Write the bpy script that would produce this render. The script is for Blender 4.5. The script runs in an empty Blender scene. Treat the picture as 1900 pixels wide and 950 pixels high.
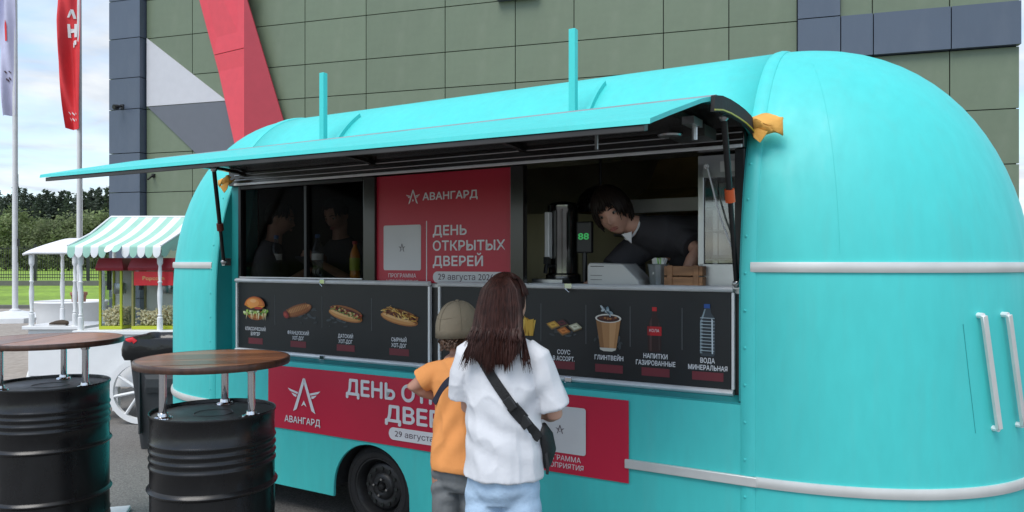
import bpy, bmesh, math, random
import numpy as np
from math import sin, cos, pi, radians, sqrt
from mathutils import Vector, Matrix, noise
from mathutils.bvhtree import BVHTree
random.seed(7)
S = bpy.context.scene
# ------------------------------------------------------------------ camera
cd = bpy.data.cameras.new("camera"); cam = bpy.data.objects.new("camera", cd)
S.collection.objects.link(cam); S.camera = cam
cam.location = (0, 0, 1.62); cam.rotation_euler = (pi/2, 0, 0)
cd.sensor_width = 36; cd.lens = 36*1400/1900; cd.shift_y = 11/1900
cd.clip_start = .05; cd.clip_end = 3000
# ------------------------------------------------------------------ sky, sun, exposure
SUN_EL, SUN_AZ = 58, 212          # degrees; azimuth clockwise from +Y (behind the camera, to its left)
W = bpy.data.worlds.new("World"); S.world = W; W.use_nodes = True
nt = W.node_tree; N = nt.nodes; L = nt.links; N.clear()
out = N.new("ShaderNodeOutputWorld"); bg = N.new("ShaderNodeBackground"); bg.inputs[1].default_value = .1
sky = N.new("ShaderNodeTexSky"); sky.sky_type = 'NISHITA'; sky.sun_disc = False
sky.sun_elevation = radians(SUN_EL); sky.sun_rotation = radians(SUN_AZ); sky.air_density = 1.0; sky.dust_density = .6
tc = N.new("ShaderNodeTexCoord"); sx = N.new("ShaderNodeSeparateXYZ"); L.new(tc.outputs['Generated'], sx.inputs[0])
zc = N.new("ShaderNodeMath"); zc.operation = 'MAXIMUM'; zc.inputs[1].default_value = 0; L.new(sx.outputs[2], zc.inputs[0])
za = N.new("ShaderNodeMath"); za.operation = 'ADD'; za.inputs[1].default_value = .11; L.new(zc.outputs[0], za.inputs[0])
dv = []
for k in (0, 1):
    d = N.new("ShaderNodeMath"); d.operation = 'DIVIDE'; L.new(sx.outputs[k], d.inputs[0]); L.new(za.outputs[0], d.inputs[1]); dv.append(d)
cx = N.new("ShaderNodeCombineXYZ"); L.new(dv[0].outputs[0], cx.inputs[0]); L.new(dv[1].outputs[0], cx.inputs[1])
def wnoise(scale, detail, rough, dist):
    n = N.new("ShaderNodeTexNoise"); n.inputs['Scale'].default_value = scale; n.inputs['Detail'].default_value = detail
    n.inputs['Roughness'].default_value = rough; n.inputs['Distortion'].default_value = dist; L.new(cx.outputs[0], n.inputs['Vector']); return n
n1 = wnoise(1.15, 9, .58, .5); n2 = wnoise(2.3, 6, .55, .2)
rp = N.new("ShaderNodeValToRGB"); rp.color_ramp.elements[0].position = .34; rp.color_ramp.elements[1].position = .61
L.new(n1.outputs[0], rp.inputs[0])
rc = N.new("ShaderNodeValToRGB"); rc.color_ramp.elements[0].position = .3; rc.color_ramp.elements[1].position = .68
rc.color_ramp.elements[0].color = (3.0, 3.4, 4.0, 1); rc.color_ramp.elements[1].color = (4.9, 5.1, 5.3, 1)
L.new(n2.outputs[0], rc.inputs[0])
lift = N.new("ShaderNodeMixRGB"); lift.blend_type = 'ADD'; lift.inputs[0].default_value = 1; lift.inputs[2].default_value = (.5, .9, 1.3, 1)
L.new(sky.outputs[0], lift.inputs[1])
mx = N.new("ShaderNodeMixRGB"); L.new(rp.outputs[0], mx.inputs[0]); L.new(lift.outputs[0], mx.inputs[1]); L.new(rc.outputs[0], mx.inputs[2])
L.new(mx.outputs[0], bg.inputs[0]); L.new(bg.outputs[0], out.inputs[0])
sl = bpy.data.lights.new("sun", 'SUN'); sl.energy = 1.3; sl.angle = radians(35); sl.color = (1, .96, .9)
so = bpy.data.objects.new("sun", sl); S.collection.objects.link(so)
_e, _a = radians(SUN_EL), radians(SUN_AZ)
so.rotation_euler = Vector((sin(_a)*cos(_e), cos(_a)*cos(_e), sin(_e))).to_track_quat('Z', 'Y').to_euler()
S.view_settings.view_transform = 'Standard'; S.view_settings.look = 'None'
S.view_settings.exposure = 1.02; S.view_settings.gamma = 1
# ------------------------------------------------------------------ materials
def lin(h):
    if not isinstance(h, str): return tuple(h)
    c = [int(h[i:i+2], 16)/255 for i in (0, 2, 4)]
    return tuple(x/12.92 if x <= .04045 else ((x+.055)/1.055)**2.4 for x in c)
def M(name, col, rough=.5, metal=0, var=.08, vs=6, bump=0, bs=60, coat=0, rnd=0, stretch=None, spec=.5, var2=0, vs2=1, dust=0, ds=3, dcol=(.22, .21, .19), dt=(.52, .75), dst=None, rv=0):
    m = bpy.data.materials.new(name); m.use_nodes = True; t = m.node_tree; b = t.nodes["Principled BSDF"]
    c = lin(col); b.inputs['Roughness'].default_value = rough; b.inputs['Metallic'].default_value = metal
    b.inputs['Coat Weight'].default_value = coat; b.inputs['Coat Roughness'].default_value = .12
    b.inputs['Specular IOR Level'].default_value = spec
    co = t.nodes.new("ShaderNodeTexCoord"); vec = co.outputs['Object']
    if stretch:
        mp = t.nodes.new("ShaderNodeMapping"); mp.inputs['Scale'].default_value = stretch; t.links.new(vec, mp.inputs[0]); vec = mp.outputs[0]
    n = t.nodes.new("ShaderNodeTexNoise"); n.inputs['Scale'].default_value = vs; n.inputs['Detail'].default_value = 6
    t.links.new(vec, n.inputs['Vector'])
    r = t.nodes.new("ShaderNodeMapRange"); r.inputs[1].default_value = .3; r.inputs[2].default_value = .7
    r.inputs[3].default_value = 1-var; r.inputs[4].default_value = 1+var; t.links.new(n.outputs[0], r.inputs[0])
    val = r.outputs[0]
    if var2:
        n3 = t.nodes.new("ShaderNodeTexNoise"); n3.inputs['Scale'].default_value = vs2; n3.inputs['Detail'].default_value = 4; t.links.new(vec, n3.inputs['Vector'])
        r3 = t.nodes.new("ShaderNodeMapRange"); r3.inputs[1].default_value = .3; r3.inputs[2].default_value = .7
        r3.inputs[3].default_value = 1-var2; r3.inputs[4].default_value = 1+var2; t.links.new(n3.outputs[0], r3.inputs[0])
        mm = t.nodes.new("ShaderNodeMath"); mm.operation = 'MULTIPLY'; t.links.new(val, mm.inputs[0]); t.links.new(r3.outputs[0], mm.inputs[1]); val = mm.outputs[0]
    if rnd:
        oi = t.nodes.new("ShaderNodeObjectInfo"); r2 = t.nodes.new("ShaderNodeMapRange")
        r2.inputs[3].default_value = 1-rnd; r2.inputs[4].default_value = 1+rnd; t.links.new(oi.outputs['Random'], r2.inputs[0])
        mm = t.nodes.new("ShaderNodeMath"); mm.operation = 'MULTIPLY'; t.links.new(val, mm.inputs[0]); t.links.new(r2.outputs[0], mm.inputs[1]); val = mm.outputs[0]
    v = t.nodes.new("ShaderNodeVectorMath"); v.operation = 'SCALE'; v.inputs[0].default_value = c
    t.links.new(val, v.inputs['Scale']); t.links.new(v.outputs[0], b.inputs['Base Color'])
    if dust or rv:
        dvec = co.outputs['Object']
        if dst:
            mp2 = t.nodes.new("ShaderNodeMapping"); mp2.inputs['Scale'].default_value = dst; t.links.new(dvec, mp2.inputs[0]); dvec = mp2.outputs[0]
        nd = t.nodes.new("ShaderNodeTexNoise"); nd.inputs['Scale'].default_value = ds; nd.inputs['Detail'].default_value = 9; nd.inputs['Roughness'].default_value = .65; t.links.new(dvec, nd.inputs['Vector'])
        rd = t.nodes.new("ShaderNodeMapRange"); rd.inputs[1].default_value = dt[0]; rd.inputs[2].default_value = dt[1]; rd.inputs[3].default_value = 0; rd.inputs[4].default_value = dust; t.links.new(nd.outputs[0], rd.inputs[0])
        if dust:
            md = t.nodes.new("ShaderNodeMixRGB"); md.inputs[2].default_value = (*dcol, 1); t.links.new(rd.outputs[0], md.inputs[0]); t.links.new(v.outputs[0], md.inputs[1]); t.links.new(md.outputs[0], b.inputs['Base Color'])
        if rv:
            rr = t.nodes.new("ShaderNodeMapRange"); rr.inputs[1].default_value = .35; rr.inputs[2].default_value = .7; rr.inputs[3].default_value = rough; rr.inputs[4].default_value = rough+rv; t.links.new(nd.outputs[0], rr.inputs[0]); t.links.new(rr.outputs[0], b.inputs['Roughness'])
    if bump:
        nb = t.nodes.new("ShaderNodeTexNoise"); nb.inputs['Scale'].default_value = bs; nb.inputs['Detail'].default_value = 5; t.links.new(vec, nb.inputs['Vector'])
        bp = t.nodes.new("ShaderNodeBump"); bp.inputs['Strength'].default_value = bump; bp.inputs['Distance'].default_value = .02
        t.links.new(nb.outputs[0], bp.inputs['Height']); t.links.new(bp.outputs[0], b.inputs['Normal'])
    return m
def glassmat(name, tint, clear=.7, rough=.02, ior=1.45, refl=.6):
    m = bpy.data.materials.new(name); m.use_nodes = True; t = m.node_tree; t.nodes.clear()
    o = t.nodes.new("ShaderNodeOutputMaterial"); tr = t.nodes.new("ShaderNodeBsdfTransparent"); tr.inputs[0].default_value = (*[x*clear for x in tint], 1)
    g = t.nodes.new("ShaderNodeBsdfGlossy"); g.inputs['Roughness'].default_value = rough
    lw = t.nodes.new("ShaderNodeLayerWeight"); pw_ = t.nodes.new("ShaderNodeMath"); pw_.operation = 'POWER'; pw_.inputs[1].default_value = 4; t.links.new(lw.outputs['Facing'], pw_.inputs[0])
    f = t.nodes.new("ShaderNodeMath"); f.operation = 'MULTIPLY_ADD'; f.inputs[1].default_value = refl; f.inputs[2].default_value = ((ior-1)/(ior+1))**2; t.links.new(pw_.outputs[0], f.inputs[0]); mxs = t.nodes.new("ShaderNodeMixShader")
    t.links.new(f.outputs[0], mxs.inputs[0]); t.links.new(tr.outputs[0], mxs.inputs[1]); t.links.new(g.outputs[0], mxs.inputs[2]); t.links.new(mxs.outputs[0], o.inputs[0])
    return m
def attrmat(name, rough=.6):
    m = bpy.data.materials.new(name); m.use_nodes = True; t = m.node_tree; b = t.nodes["Principled BSDF"]; b.inputs['Roughness'].default_value = rough
    a = t.nodes.new("ShaderNodeVertexColor"); a.layer_name = "Col"; t.links.new(a.outputs[0], b.inputs['Base Color']); return m
def emat(name, col, st):
    m = bpy.data.materials.new(name); m.use_nodes = True; b = m.node_tree.nodes["Principled BSDF"]
    b.inputs['Base Color'].default_value = (*lin(col), 1); b.inputs['Emission Color'].default_value = (*lin(col), 1); b.inputs['Emission Strength'].default_value = st; return m
def woodmat(name, col, rnd=.25, rough=.3, stretch=(2, 30, 30), coat=.3):
    return M(name, col, rough, 0, .35, 2.2, .12, 8, coat, rnd, stretch, var2=.25, vs2=.6)
K = {}
K['teal'] = M('turquoise_paint', (.060, .585, .57), .48, var=.035, vs=1.3, bump=.05, bs=1.6, coat=.05, stretch=(1.8, 1.8, .6), var2=.03, vs2=12, dust=.16, ds=2.2, dcol=(.20, .40, .38), dt=(.5, .8), dst=(5, 5, .45), rv=.22)
K['teal_dk'] = M('turquoise_shade_and_joint', (.016, .30, .31), .55, var=.06, vs=4)  # recess shade painted in as darker turquoise on jambs, ledge, side panel; also door joint
K['alu'] = M('brushed_aluminium', (.80, .81, .82), .4, .25, .08, 8, .05, 30)
K['alu_white'] = M('anodised_trim', (.66, .66, .64), .4, .3, .06, 8)
K['chrome'] = M('chrome', (.7, .7, .71), .1, 1, .02)
K['steel'] = M('stainless_steel', (.45, .46, .47), .3, .9, .1, 5, .03, 20)
K['steel_warm'] = M('brushed_steel_wall', (.36, .32, .20), .38, .6, .35, 1.6, .1, 3, stretch=(1, 1, .25))
K['black'] = M('black_plastic', (.012, .012, .013), .4, var=.1)
K['blackgloss'] = M('black_enamel', (.008, .008, .009), .22, var=.2, vs=5, bump=.07, bs=5, spec=.5, dust=.14, ds=7, dcol=(.14, .13, .12), dt=(.62, .85), dst=(1, 1, .35), rv=.16)
K['drumtop'] = M('worn_black_enamel', (.09, .092, .088), .36, var=.35, vs=5, bump=.05, bs=20, dust=.5, ds=6, dcol=(.17, .165, .15), dt=(.42, .72), rv=.25)
K['rubber'] = M('rubber', (.016, .016, .017), .8, var=.2, bump=.1, bs=40)
K['rimblack'] = M('black_wheel_steel', (.02, .02, .021), .45, var=.15)
K['brown'] = M('dark_brown_foil', (.016, .0125, .011), .25, var=.2, coat=.3)
K['lipdark'] = M('dark_lip_profile', (.045, .042, .040), .45, .3, .2, 6)
K['boiler'] = M('dark_polished_steel', (.20, .20, .195), .16, .95, .25, 6, .02, 12)
K['brasssteel'] = M('warm_brushed_steel', (.55, .45, .22), .3, .75, .3, 2, .08, 4, stretch=(1, 1, .3))
K['inner'] = M('dark_lining', (.02, .018, .016), .35, var=.3, vs=2)
K['red'] = M('red_vinyl', lin('C42040'), .42, var=.05, vs=2.5, bump=.05, bs=3)
K['poster'] = M('red_print', lin('B81C37'), .35, var=.06, vs=2)
K['white_print'] = M('white_print', (.74, .74, .76), .5, var=.02)
K['grey_print'] = M('card_print', (.62, .63, .64), .5, var=.03)
K['dark_print'] = M('dark_text', (.06, .03, .05), .5, var=.03)
K['menu'] = M('menu_print', (.0075, .009, .0105), .46, var=.35, vs=2.2, coat=.1)
K['line_print'] = M('thin_grey_line', (.09, .095, .1), .5, var=.1)
K['price'] = M('price_red', (.17, .022, .032), .5, var=.06)
K['art'] = attrmat('food_print', .44)
K['yellow'] = M('orange_cloth', (.72, .38, .08), .8, var=.1, vs=12, bump=.15, bs=90)
K['orange'] = M('orange_plastic', (.75, .12, .03), .4)
K['yelline'] = M('yellow_seal_line', (.45, .4, .03), .5)
K['panel_g'] = M('green_cladding', (.150, .190, .126), .36, var=.05, vs=1.2, rnd=.05, var2=.03, vs2=9, bump=.03, bs=.8, dust=.22, ds=1.6, dcol=(.27, .30, .24), dt=(.55, .85), dst=(1.4, 1.4, .5), rv=.15)
K['panel_b'] = M('slate_blue_cladding', (.082, .106, .148), .38, var=.05, vs=1.2, rnd=.06, bump=.03, bs=.8, dust=.15, ds=1.6, dcol=(.24, .25, .28), dt=(.55, .85), dst=(1.4, 1.4, .5))
K['panel_w'] = M('pale_grey_cladding', (.56, .56, .60), .4, var=.03)
K['panel_y'] = M('mid_grey_cladding', (.125, .135, .16), .4, var=.03)
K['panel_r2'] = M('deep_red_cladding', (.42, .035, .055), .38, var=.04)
K['panel_r'] = M('red_cladding', (.72, .06, .085), .38, var=.04, rnd=.03)
K['gap'] = M('dark_joint', (.02, .024, .022), .8)
K['white'] = M('white_paint', (.78, .79, .80), .45, var=.03)
K['polewhite'] = M('pole_white', (.66, .67, .69), .35, var=.05)
K['concrete_w'] = M('whitewashed_concrete', (.72, .74, .76), .7, var=.05)
K['mint'] = M('mint_fabric', (.33, .58, .48), .75, var=.06, bump=.05, bs=30)
K['whitefab'] = M('white_fabric', (.8, .8, .82), .8, var=.03, bump=.05, bs=30)
K['mach_red'] = M('dark_red_enamel', (.30, .014, .025), .35, var=.06)
K['sign_red'] = M('bright_red_sign', (.72, .02, .03), .45)
K['lime'] = M('lime_green_frame', (.42, .47, .02), .4)
K['olive_fr'] = M('olive_frame', (.25, .23, .08), .4)
K['popcorn'] = M('popcorn_yellow', (.90, .78, .52), .8, var=.2, vs=22)
K['gold'] = M('gold_lettering', (.75, .55, .2), .5)
K['binplastic'] = M('bin_plastic', (.035, .038, .042), .55, var=.1)
K['bag'] = M('black_bag_film', (.008, .008, .009), .22, bump=.5, bs=7, var=.2)
K['wood'] = woodmat('walnut_stain', (.29, .105, .042), .38, .32, coat=.2)
K['woodedge'] = woodmat('walnut_edge', (.06, .024, .013), 0, .4, (20, 20, 2))
K['crate'] = woodmat('pale_crate_wood', (.32, .16, .075), .12, .6, (2, 20, 20), 0)
K['asphalt'] = M('asphalt', (.155, .147, .138), .85, var=.45, vs=85, bump=.35, bs=110, var2=.14, vs2=.7, dust=.5, ds=160, dcol=(.36, .34, .31), dt=(.56, .7))
K['paving'] = M('pale_paving', (.33, .29, .25), .85, var=.2, vs=9, bump=.2, bs=60, var2=.1, vs2=.4)
K['grass'] = M('lawn_grass', (.20, .32, .028), .9, var=.35, vs=3, bump=.6, bs=14, var2=.25, vs2=.25)
K['kerb'] = M('kerb_stone', (.13, .13, .12), .8)
K['fence'] = M('fence_black', (.016, .018, .02), .5)
K['bark'] = M('bark', (.07, .05, .035), .9, var=.3)
K['leaf_dark'] = M('spruce_needles', (.075, .10, .072), .8, var=.4, vs=.8, rnd=.22)
K['leaf_mid'] = M('broadleaf_green', (.18, .22, .10), .8, var=.4, vs=.8, rnd=.28)
K['skin'] = M('skin', (.60, .33, .24), .5, var=.06, vs=25)
K['skin_d'] = M('skin_tanned', (.45, .23, .16), .5, var=.06, vs=25)
K['hair'] = M('dark_brown_hair', (.032, .0115, .0085), .48, var=.55, vs=40, stretch=(3, 3, .25), spec=.22)
K['hair2'] = M('black_brown_hair', (.014, .008, .006), .5, spec=.25, var=.5, vs=40, stretch=(3, 3, .5))
K['hair3'] = M('light_brown_hair', (.085, .042, .022), .5, var=.4, vs=40)
K['tee'] = M('white_cotton', (.66, .67, .705), .9, var=.02, bump=.3, bs=10)
K['tee_o'] = M('orange_cotton', (.80, .32, .095), .85, var=.06, vs=9, bump=.2, bs=12)
K['tee_d'] = M('charcoal_cotton', (.042, .040, .047), .85, var=.1, bump=.2, bs=12)
K['jeans'] = M('light_blue_denim', (.40, .54, .70), .85, var=.14, vs=14, bump=.25, bs=30)
K['greyjean'] = M('grey_denim', (.155, .165, .17), .85, var=.16, vs=12, bump=.25, bs=25)
K['cap'] = M('olive_cotton', (.205, .170, .118), .85, var=.08, bump=.15, bs=40)
K['strap'] = M('black_webbing', (.010, .010, .011), .65, var=.2, vs=60, bump=.2, bs=150)
K['navy'] = M('navy_webbing', (.018, .02, .04), .7)
K['eye'] = M('eye_white', (.34, .31, .29), .3); K['iris'] = M('iris', (.02, .014, .01), .1)
K['lip'] = M('lips', (.36, .12, .10), .45)
K['flag_r'] = M('red_flag_cloth', (.70, .035, .045), .7, var=.05); K['flag_w'] = M('lavender_flag_cloth', (.50, .50, .68), .7, var=.05)
K['cash'] = M('offwhite_plastic', (.60, .60, .58), .45, var=.03)
K['tin'] = M('galvanised_tin', (.42, .46, .47), .35, .7, .12, 12)
K['sach'] = M('sachet_green', (.25, .55, .08), .5); K['sachw'] = M('sachet_white', (.75, .75, .72), .5)
K['gland'] = M('terracotta', (.36, .16, .11), .8)
K['screen'] = emat('green_digits', '3FB060', .22)
K['bottle'] = glassmat('clear_plastic', (.85, .9, .93), .85, .08, 1.7, 1.0)
K['pane'] = glassmat('window_glass', (.8, .81, .81), .86, ior=1.06, refl=.12)
K['clear'] = glassmat('cabinet_glass', (.93, .95, .94), .95, ior=1.25)
K['cabglass'] = glassmat('cabinet_door_glass', (.8, .82, .82), .75, .06, 2.2, .8)
K['juice'] = M('orange_drink', (.75, .25, .02), .2, coat=.5); K['label_m'] = M('paper_label', (.78, .76, .72), .5, var=.3, vs=30)
K['capred'] = M('red_cap', (.5, .04, .03), .4); K['capblue'] = M('blue_cap', (.05, .12, .3), .4)
for k_ in ('leaf_dark', 'leaf_mid'):     # light passing through needles and leaves
    t_ = K[k_].node_tree; b_ = t_.nodes["Principled BSDF"]; o_ = t_.nodes["Material Output"]
    tl_ = t_.nodes.new("ShaderNodeBsdfTranslucent"); mx_ = t_.nodes.new("ShaderNodeMixShader"); mx_.inputs[0].default_value = .42
    t_.links.new(b_.inputs['Base Color'].links[0].from_socket, tl_.inputs[0]); t_.links.new(b_.outputs[0], mx_.inputs[1]); t_.links.new(tl_.outputs[0], mx_.inputs[2]); t_.links.new(mx_.outputs[0], o_.inputs[0])
# ------------------------------------------------------------------ mesh helpers
class MB:
    def __init__(s): s.v = []; s.f = []; s.m = []; s.c = []
    def add(s, vs, fs, mi=0, col=None):
        o = len(s.v); s.v += [tuple(p) for p in vs]
        for f in fs: s.f.append(tuple(i+o for i in f)); s.m.append(mi); s.c.append(col)
        return s
    def box(s, c, d, rot=None, mi=0):
        vs = []
        for x in (-.5, .5):
            for y in (-.5, .5):
                for z in (-.5, .5):
                    p = Vector((x*d[0], y*d[1], z*d[2]))
                    if rot is not None: p = rot @ p
                    vs.append(p+Vector(c))
        return s.add(vs, [(0, 1, 3, 2), (4, 6, 7, 5), (0, 4, 5, 1), (2, 3, 7, 6), (0, 2, 6, 4), (1, 5, 7, 3)], mi)
    def b2(s, a, b, mi=0):
        return s.box([(a[i]+b[i])/2 for i in range(3)], [abs(b[i]-a[i]) for i in range(3)], None, mi)
    def tube(s, pts, rad, n=10, side=None, cap=True, mi=0, round_cap=False):
        pts = [Vector(p) for p in pts]
        R = [r if isinstance(r, tuple) else (r, r) for r in (rad if isinstance(rad, list) else [rad]*len(pts))]
        if round_cap:
            for end in (0, 1):
                p0, p1 = (pts[0], pts[1]) if end == 0 else (pts[-1], pts[-2])
                d = (p0-p1).normalized(); r = R[0] if end == 0 else R[-1]; h = min(r)
                ex = [(p0+d*h*k, (r[0]*q, r[1]*q)) for k, q in ((.5, .86), (.85, .5), (.98, .15))]
                if end == 0: pts = [e[0] for e in ex[::-1]]+pts; R = [e[1] for e in ex[::-1]]+R
                else: pts += [e[0] for e in ex]; R += [e[1] for e in ex]
        t0 = (pts[1]-pts[0]).normalized()
        a = Vector(side) if side is not None else (Vector((0, 0, 1)) if abs(t0.z) < .9 else Vector((1, 0, 0)))
        rings = []
        for i, p in enumerate(pts):
            t = (pts[min(i+1, len(pts)-1)]-pts[max(i-1, 0)]).normalized()
            a = (a-t*a.dot(t)).normalized(); b = t.cross(a)
            rings.append([p+a*cos(2*pi*k/n)*R[i][0]+b*sin(2*pi*k/n)*R[i][1] for k in range(n)])
        return s.rings(rings, cap, mi)
    def rings(s, rings, cap=True, mi=0, closed=True):
        n = len(rings[0]); vs = [p for r in rings for p in r]; fs = []
        for i in range(len(rings)-1):
            for k in range(n if closed else n-1):
                fs.append((i*n+k, i*n+(k+1) % n, (i+1)*n+(k+1) % n, (i+1)*n+k))
        if cap and closed: fs += [tuple(range(n))[::-1], tuple((len(rings)-1)*n+k for k in range(n))]
        return s.add(vs, fs, mi)
    def lathe(s, prof, n=32, c=(0, 0, 0), axis='z', cap=True, mi=0, sx=1, sy=1):
        rings = []
        for r, z in prof:
            rg = []
            for k in range(n):
                a = 2*pi*k/n; x, y = r*cos(a)*sx, r*sin(a)*sy
                rg.append((c[0]+x, c[1]+y, c[2]+z) if axis == 'z' else ((c[0]+x, c[1]+z, c[2]-y) if axis == 'y' else (c[0]+z, c[1]+x, c[2]+y)))
            rings.append(rg)
        return s.rings(rings, cap, mi)
    def prism(s, poly, a, b, plane='xz', mi=0, col=None):
        """poly in two axes, extruded a..b along the third"""
        def P(u, w, t): return (u, t, w) if plane == 'xz' else ((t, u, w) if plane == 'yz' else (u, w, t))
        n = len(poly); vs = [P(u, w, a) for u, w in poly]+[P(u, w, b) for u, w in poly]
        fs = [tuple(range(n)), tuple(range(2*n-1, n-1, -1))]+[(k, k+n, (k+1) % n+n, (k+1) % n) for k in range(n)]
        return s.add(vs, fs, mi, col)
    def ball(s, c, r, nu=10, nv=7, rot=None, mi=0):
        r = r if isinstance(r, (tuple, list)) else (r, r, r); rings = []
        for j in range(1, nv):
            t = pi*j/nv; rg = []
            for k in range(nu):
                a = 2*pi*k/nu; p = Vector((r[0]*sin(t)*cos(a), r[1]*sin(t)*sin(a), -r[2]*cos(t)))
                if rot is not None: p = rot @ p
                rg.append(p+Vector(c))
            rings.append(rg)
        return s.rings(rings, True, mi)
def mesh_of(name, mb, mats, smooth=40):
    me = bpy.data.meshes.new(name); me.from_pydata(mb.v, [], mb.f)
    for m in (mats if isinstance(mats, (list, tuple)) else [mats]): me.materials.append(m)
    if len(me.materials) > 1: me.polygons.foreach_set('material_index', mb.m)
    if any(c is not None for c in mb.c):
        at = me.color_attributes.new("Col", 'FLOAT_COLOR', 'CORNER'); arr = []
        for p in me.polygons:
            c = mb.c[p.index] or (1, 1, 1); arr += [c[0], c[1], c[2], 1]*p.loop_total
        at.data.foreach_set('color', arr)
    bm = bmesh.new(); bm.from_mesh(me); bmesh.ops.recalc_face_normals(bm, faces=bm.faces); bm.to_mesh(me); bm.free()
    if smooth:
        me.polygons.foreach_set('use_smooth', [True]*len(me.polygons)); me.set_sharp_from_angle(angle=radians(smooth))
    me.update(); return me
def link(name, me, parent=None, loc=(0, 0, 0), rot=(0, 0, 0)):
    o = bpy.data.objects.new(name, me); S.collection.objects.link(o); o.parent = parent; o.location = loc; o.rotation_euler = rot; return o
def obj(name, mb, mats, parent=None, smooth=40, bevel=0, seg=2, loc=(0, 0, 0), rot=(0, 0, 0)):
    o = link(name, mesh_of(name, mb, mats, smooth), parent, loc, rot)
    if bevel:
        b = o.modifiers.new("b", 'BEVEL'); b.width = bevel; b.segments = seg; b.limit_method = 'ANGLE'; b.angle_limit = radians(35); b.harden_normals = False
    return o
def tag(o, label=None, cat=None, group=None, kind=None):
    if label: o['label'] = label
    if cat: o['category'] = cat
    if group: o['group'] = group
    if kind: o['kind'] = kind
    return o
def thing(name, label, cat, loc=(0, 0, 0), rz=0, group=None, parent=None):
    o = bpy.data.objects.new(name, None); S.collection.objects.link(o); o.empty_display_size = .1
    o.location = loc; o.rotation_euler = (0, 0, rz); return tag(o, label, cat, group)
def struct(name, mb, mats, smooth=40): return tag(obj(name, mb, mats, None, smooth), kind='structure')
# -- lettering: flat glyph meshes, facing -y, on the local x-z plane
TEXTS = []
def text(s, loc, h, mat, parent, width=None, align='C', bold=.02, name='lettering', rot=None, mode='top'):
    cu = bpy.data.curves.new('t', 'FONT'); cu.body = s; cu.size = 1; cu.offset = 0; cu.extrude = 0; cu.resolution_u = 3
    o = bpy.data.objects.new('t', cu); S.collection.objects.link(o)
    TEXTS.append((o, loc, h, mat, parent, width, align, name, rot, bold))
def flush_texts():
    bpy.context.view_layer.update(); dg = bpy.context.evaluated_depsgraph_get()
    for (o, loc, h, mat, parent, width, align, name, rot, bold) in TEXTS:
        me = bpy.data.meshes.new_from_object(o.evaluated_get(dg)); n = len(me.vertices)
        co = np.empty(n*3); me.vertices.foreach_get('co', co); co = co.reshape(n, 3)
        sc = h/.73; w0 = co[:, 0].max()-co[:, 0].min(); kx = sc if width is None else width/w0
        co[:, 0] -= (co[:, 0].max()+co[:, 0].min())/2 if align == 'C' else co[:, 0].min()
        co[:, 0] *= kx; z = co[:, 1]*sc; co[:, 2] = z; co[:, 1] = 0
        me.vertices.foreach_set('co', co.ravel()); me.materials.clear(); me.materials.append(mat); me.update()
        if bold:
            bm = bmesh.new(); bm.from_mesh(me); g0 = list(bm.verts)+list(bm.edges)+list(bm.faces)
            for i, (dx, dz) in enumerate(((1, 0), (-1, 0), (0, 1), (0, -1))):
                d_ = bmesh.ops.duplicate(bm, geom=g0); vs_ = [v for v in d_['geom'] if isinstance(v, bmesh.types.BMVert)]
                bmesh.ops.translate(bm, verts=vs_, vec=(dx*bold*kx, -.0002*(i+1), dz*bold*sc))
            bm.to_mesh(me); bm.free()
        l = link(name, me, parent, loc, rot or (0, 0, 0))
        bpy.data.objects.remove(o)
    TEXTS.clear()
# -- voxel-fused organic shapes
def fuse(name, mb, mat, parent, voxel=.007, smooth=3, fold=None, loc=(0, 0, 0), rot=(0, 0, 0), keep=None):
    me = mesh_of('tmp', mb, mat, 0); o = bpy.data.objects.new('tmp', me); S.collection.objects.link(o)
    r = o.modifiers.new('r', 'REMESH'); r.mode = 'VOXEL'; r.voxel_size = voxel
    sm = o.modifiers.new('s', 'SMOOTH'); sm.iterations = smooth; sm.factor = .5
    dg = bpy.context.evaluated_depsgraph_get(); dg.update()
    m2 = bpy.data.meshes.new_from_object(o.evaluated_get(dg)); bpy.data.objects.remove(o); bpy.data.meshes.remove(me)
    m2.name = name
    if fold:
        n = len(m2.vertices); co = np.empty(n*3); no = np.empty(n*3)
        m2.vertices.foreach_get('co', co); m2.vertex_normals.foreach_get('vector', no)
        co = co.reshape(n, 3); no = no.reshape(n, 3)
        d = np.array([fold(Vector(p)) for p in co]); co += no*d[:, None]; m2.vertices.foreach_set('co', co.ravel())
    m2.materials.clear(); m2.materials.append(mat)
    m2.polygons.foreach_set('use_smooth', [True]*len(m2.polygons)); m2.update()
    return link(name, m2, parent, loc, rot)
# ------------------------------------------------------------------ ground
g = MB(); g.add([(-1500, -1500, 0), (1500, -1500, 0), (1500, 1500, 0), (-1500, 1500, 0)], [(0, 1, 2, 3)])
struct('lawn', g, K['grass'])
g = MB(); g.add([(-45, -45, .004), (45, -45, .004), (45, 26, .004), (-45, 26, .004)], [(0, 1, 2, 3)])
struct('parking_lot', g, K['asphalt'])
g = MB(); g.add([(-45, 9.6, .008), (-4.9, 9.6, .008), (-6.8, 26, .008), (-45, 26, .008)], [(0, 1, 2, 3)])
struct('pavement', g, K['paving'])
g = MB(); g.b2((-45, 26, -.05), (-8.2, 26.25, .13)); tag(obj('kerb', g, K['kerb'], bevel=.01), kind='structure')
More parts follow.
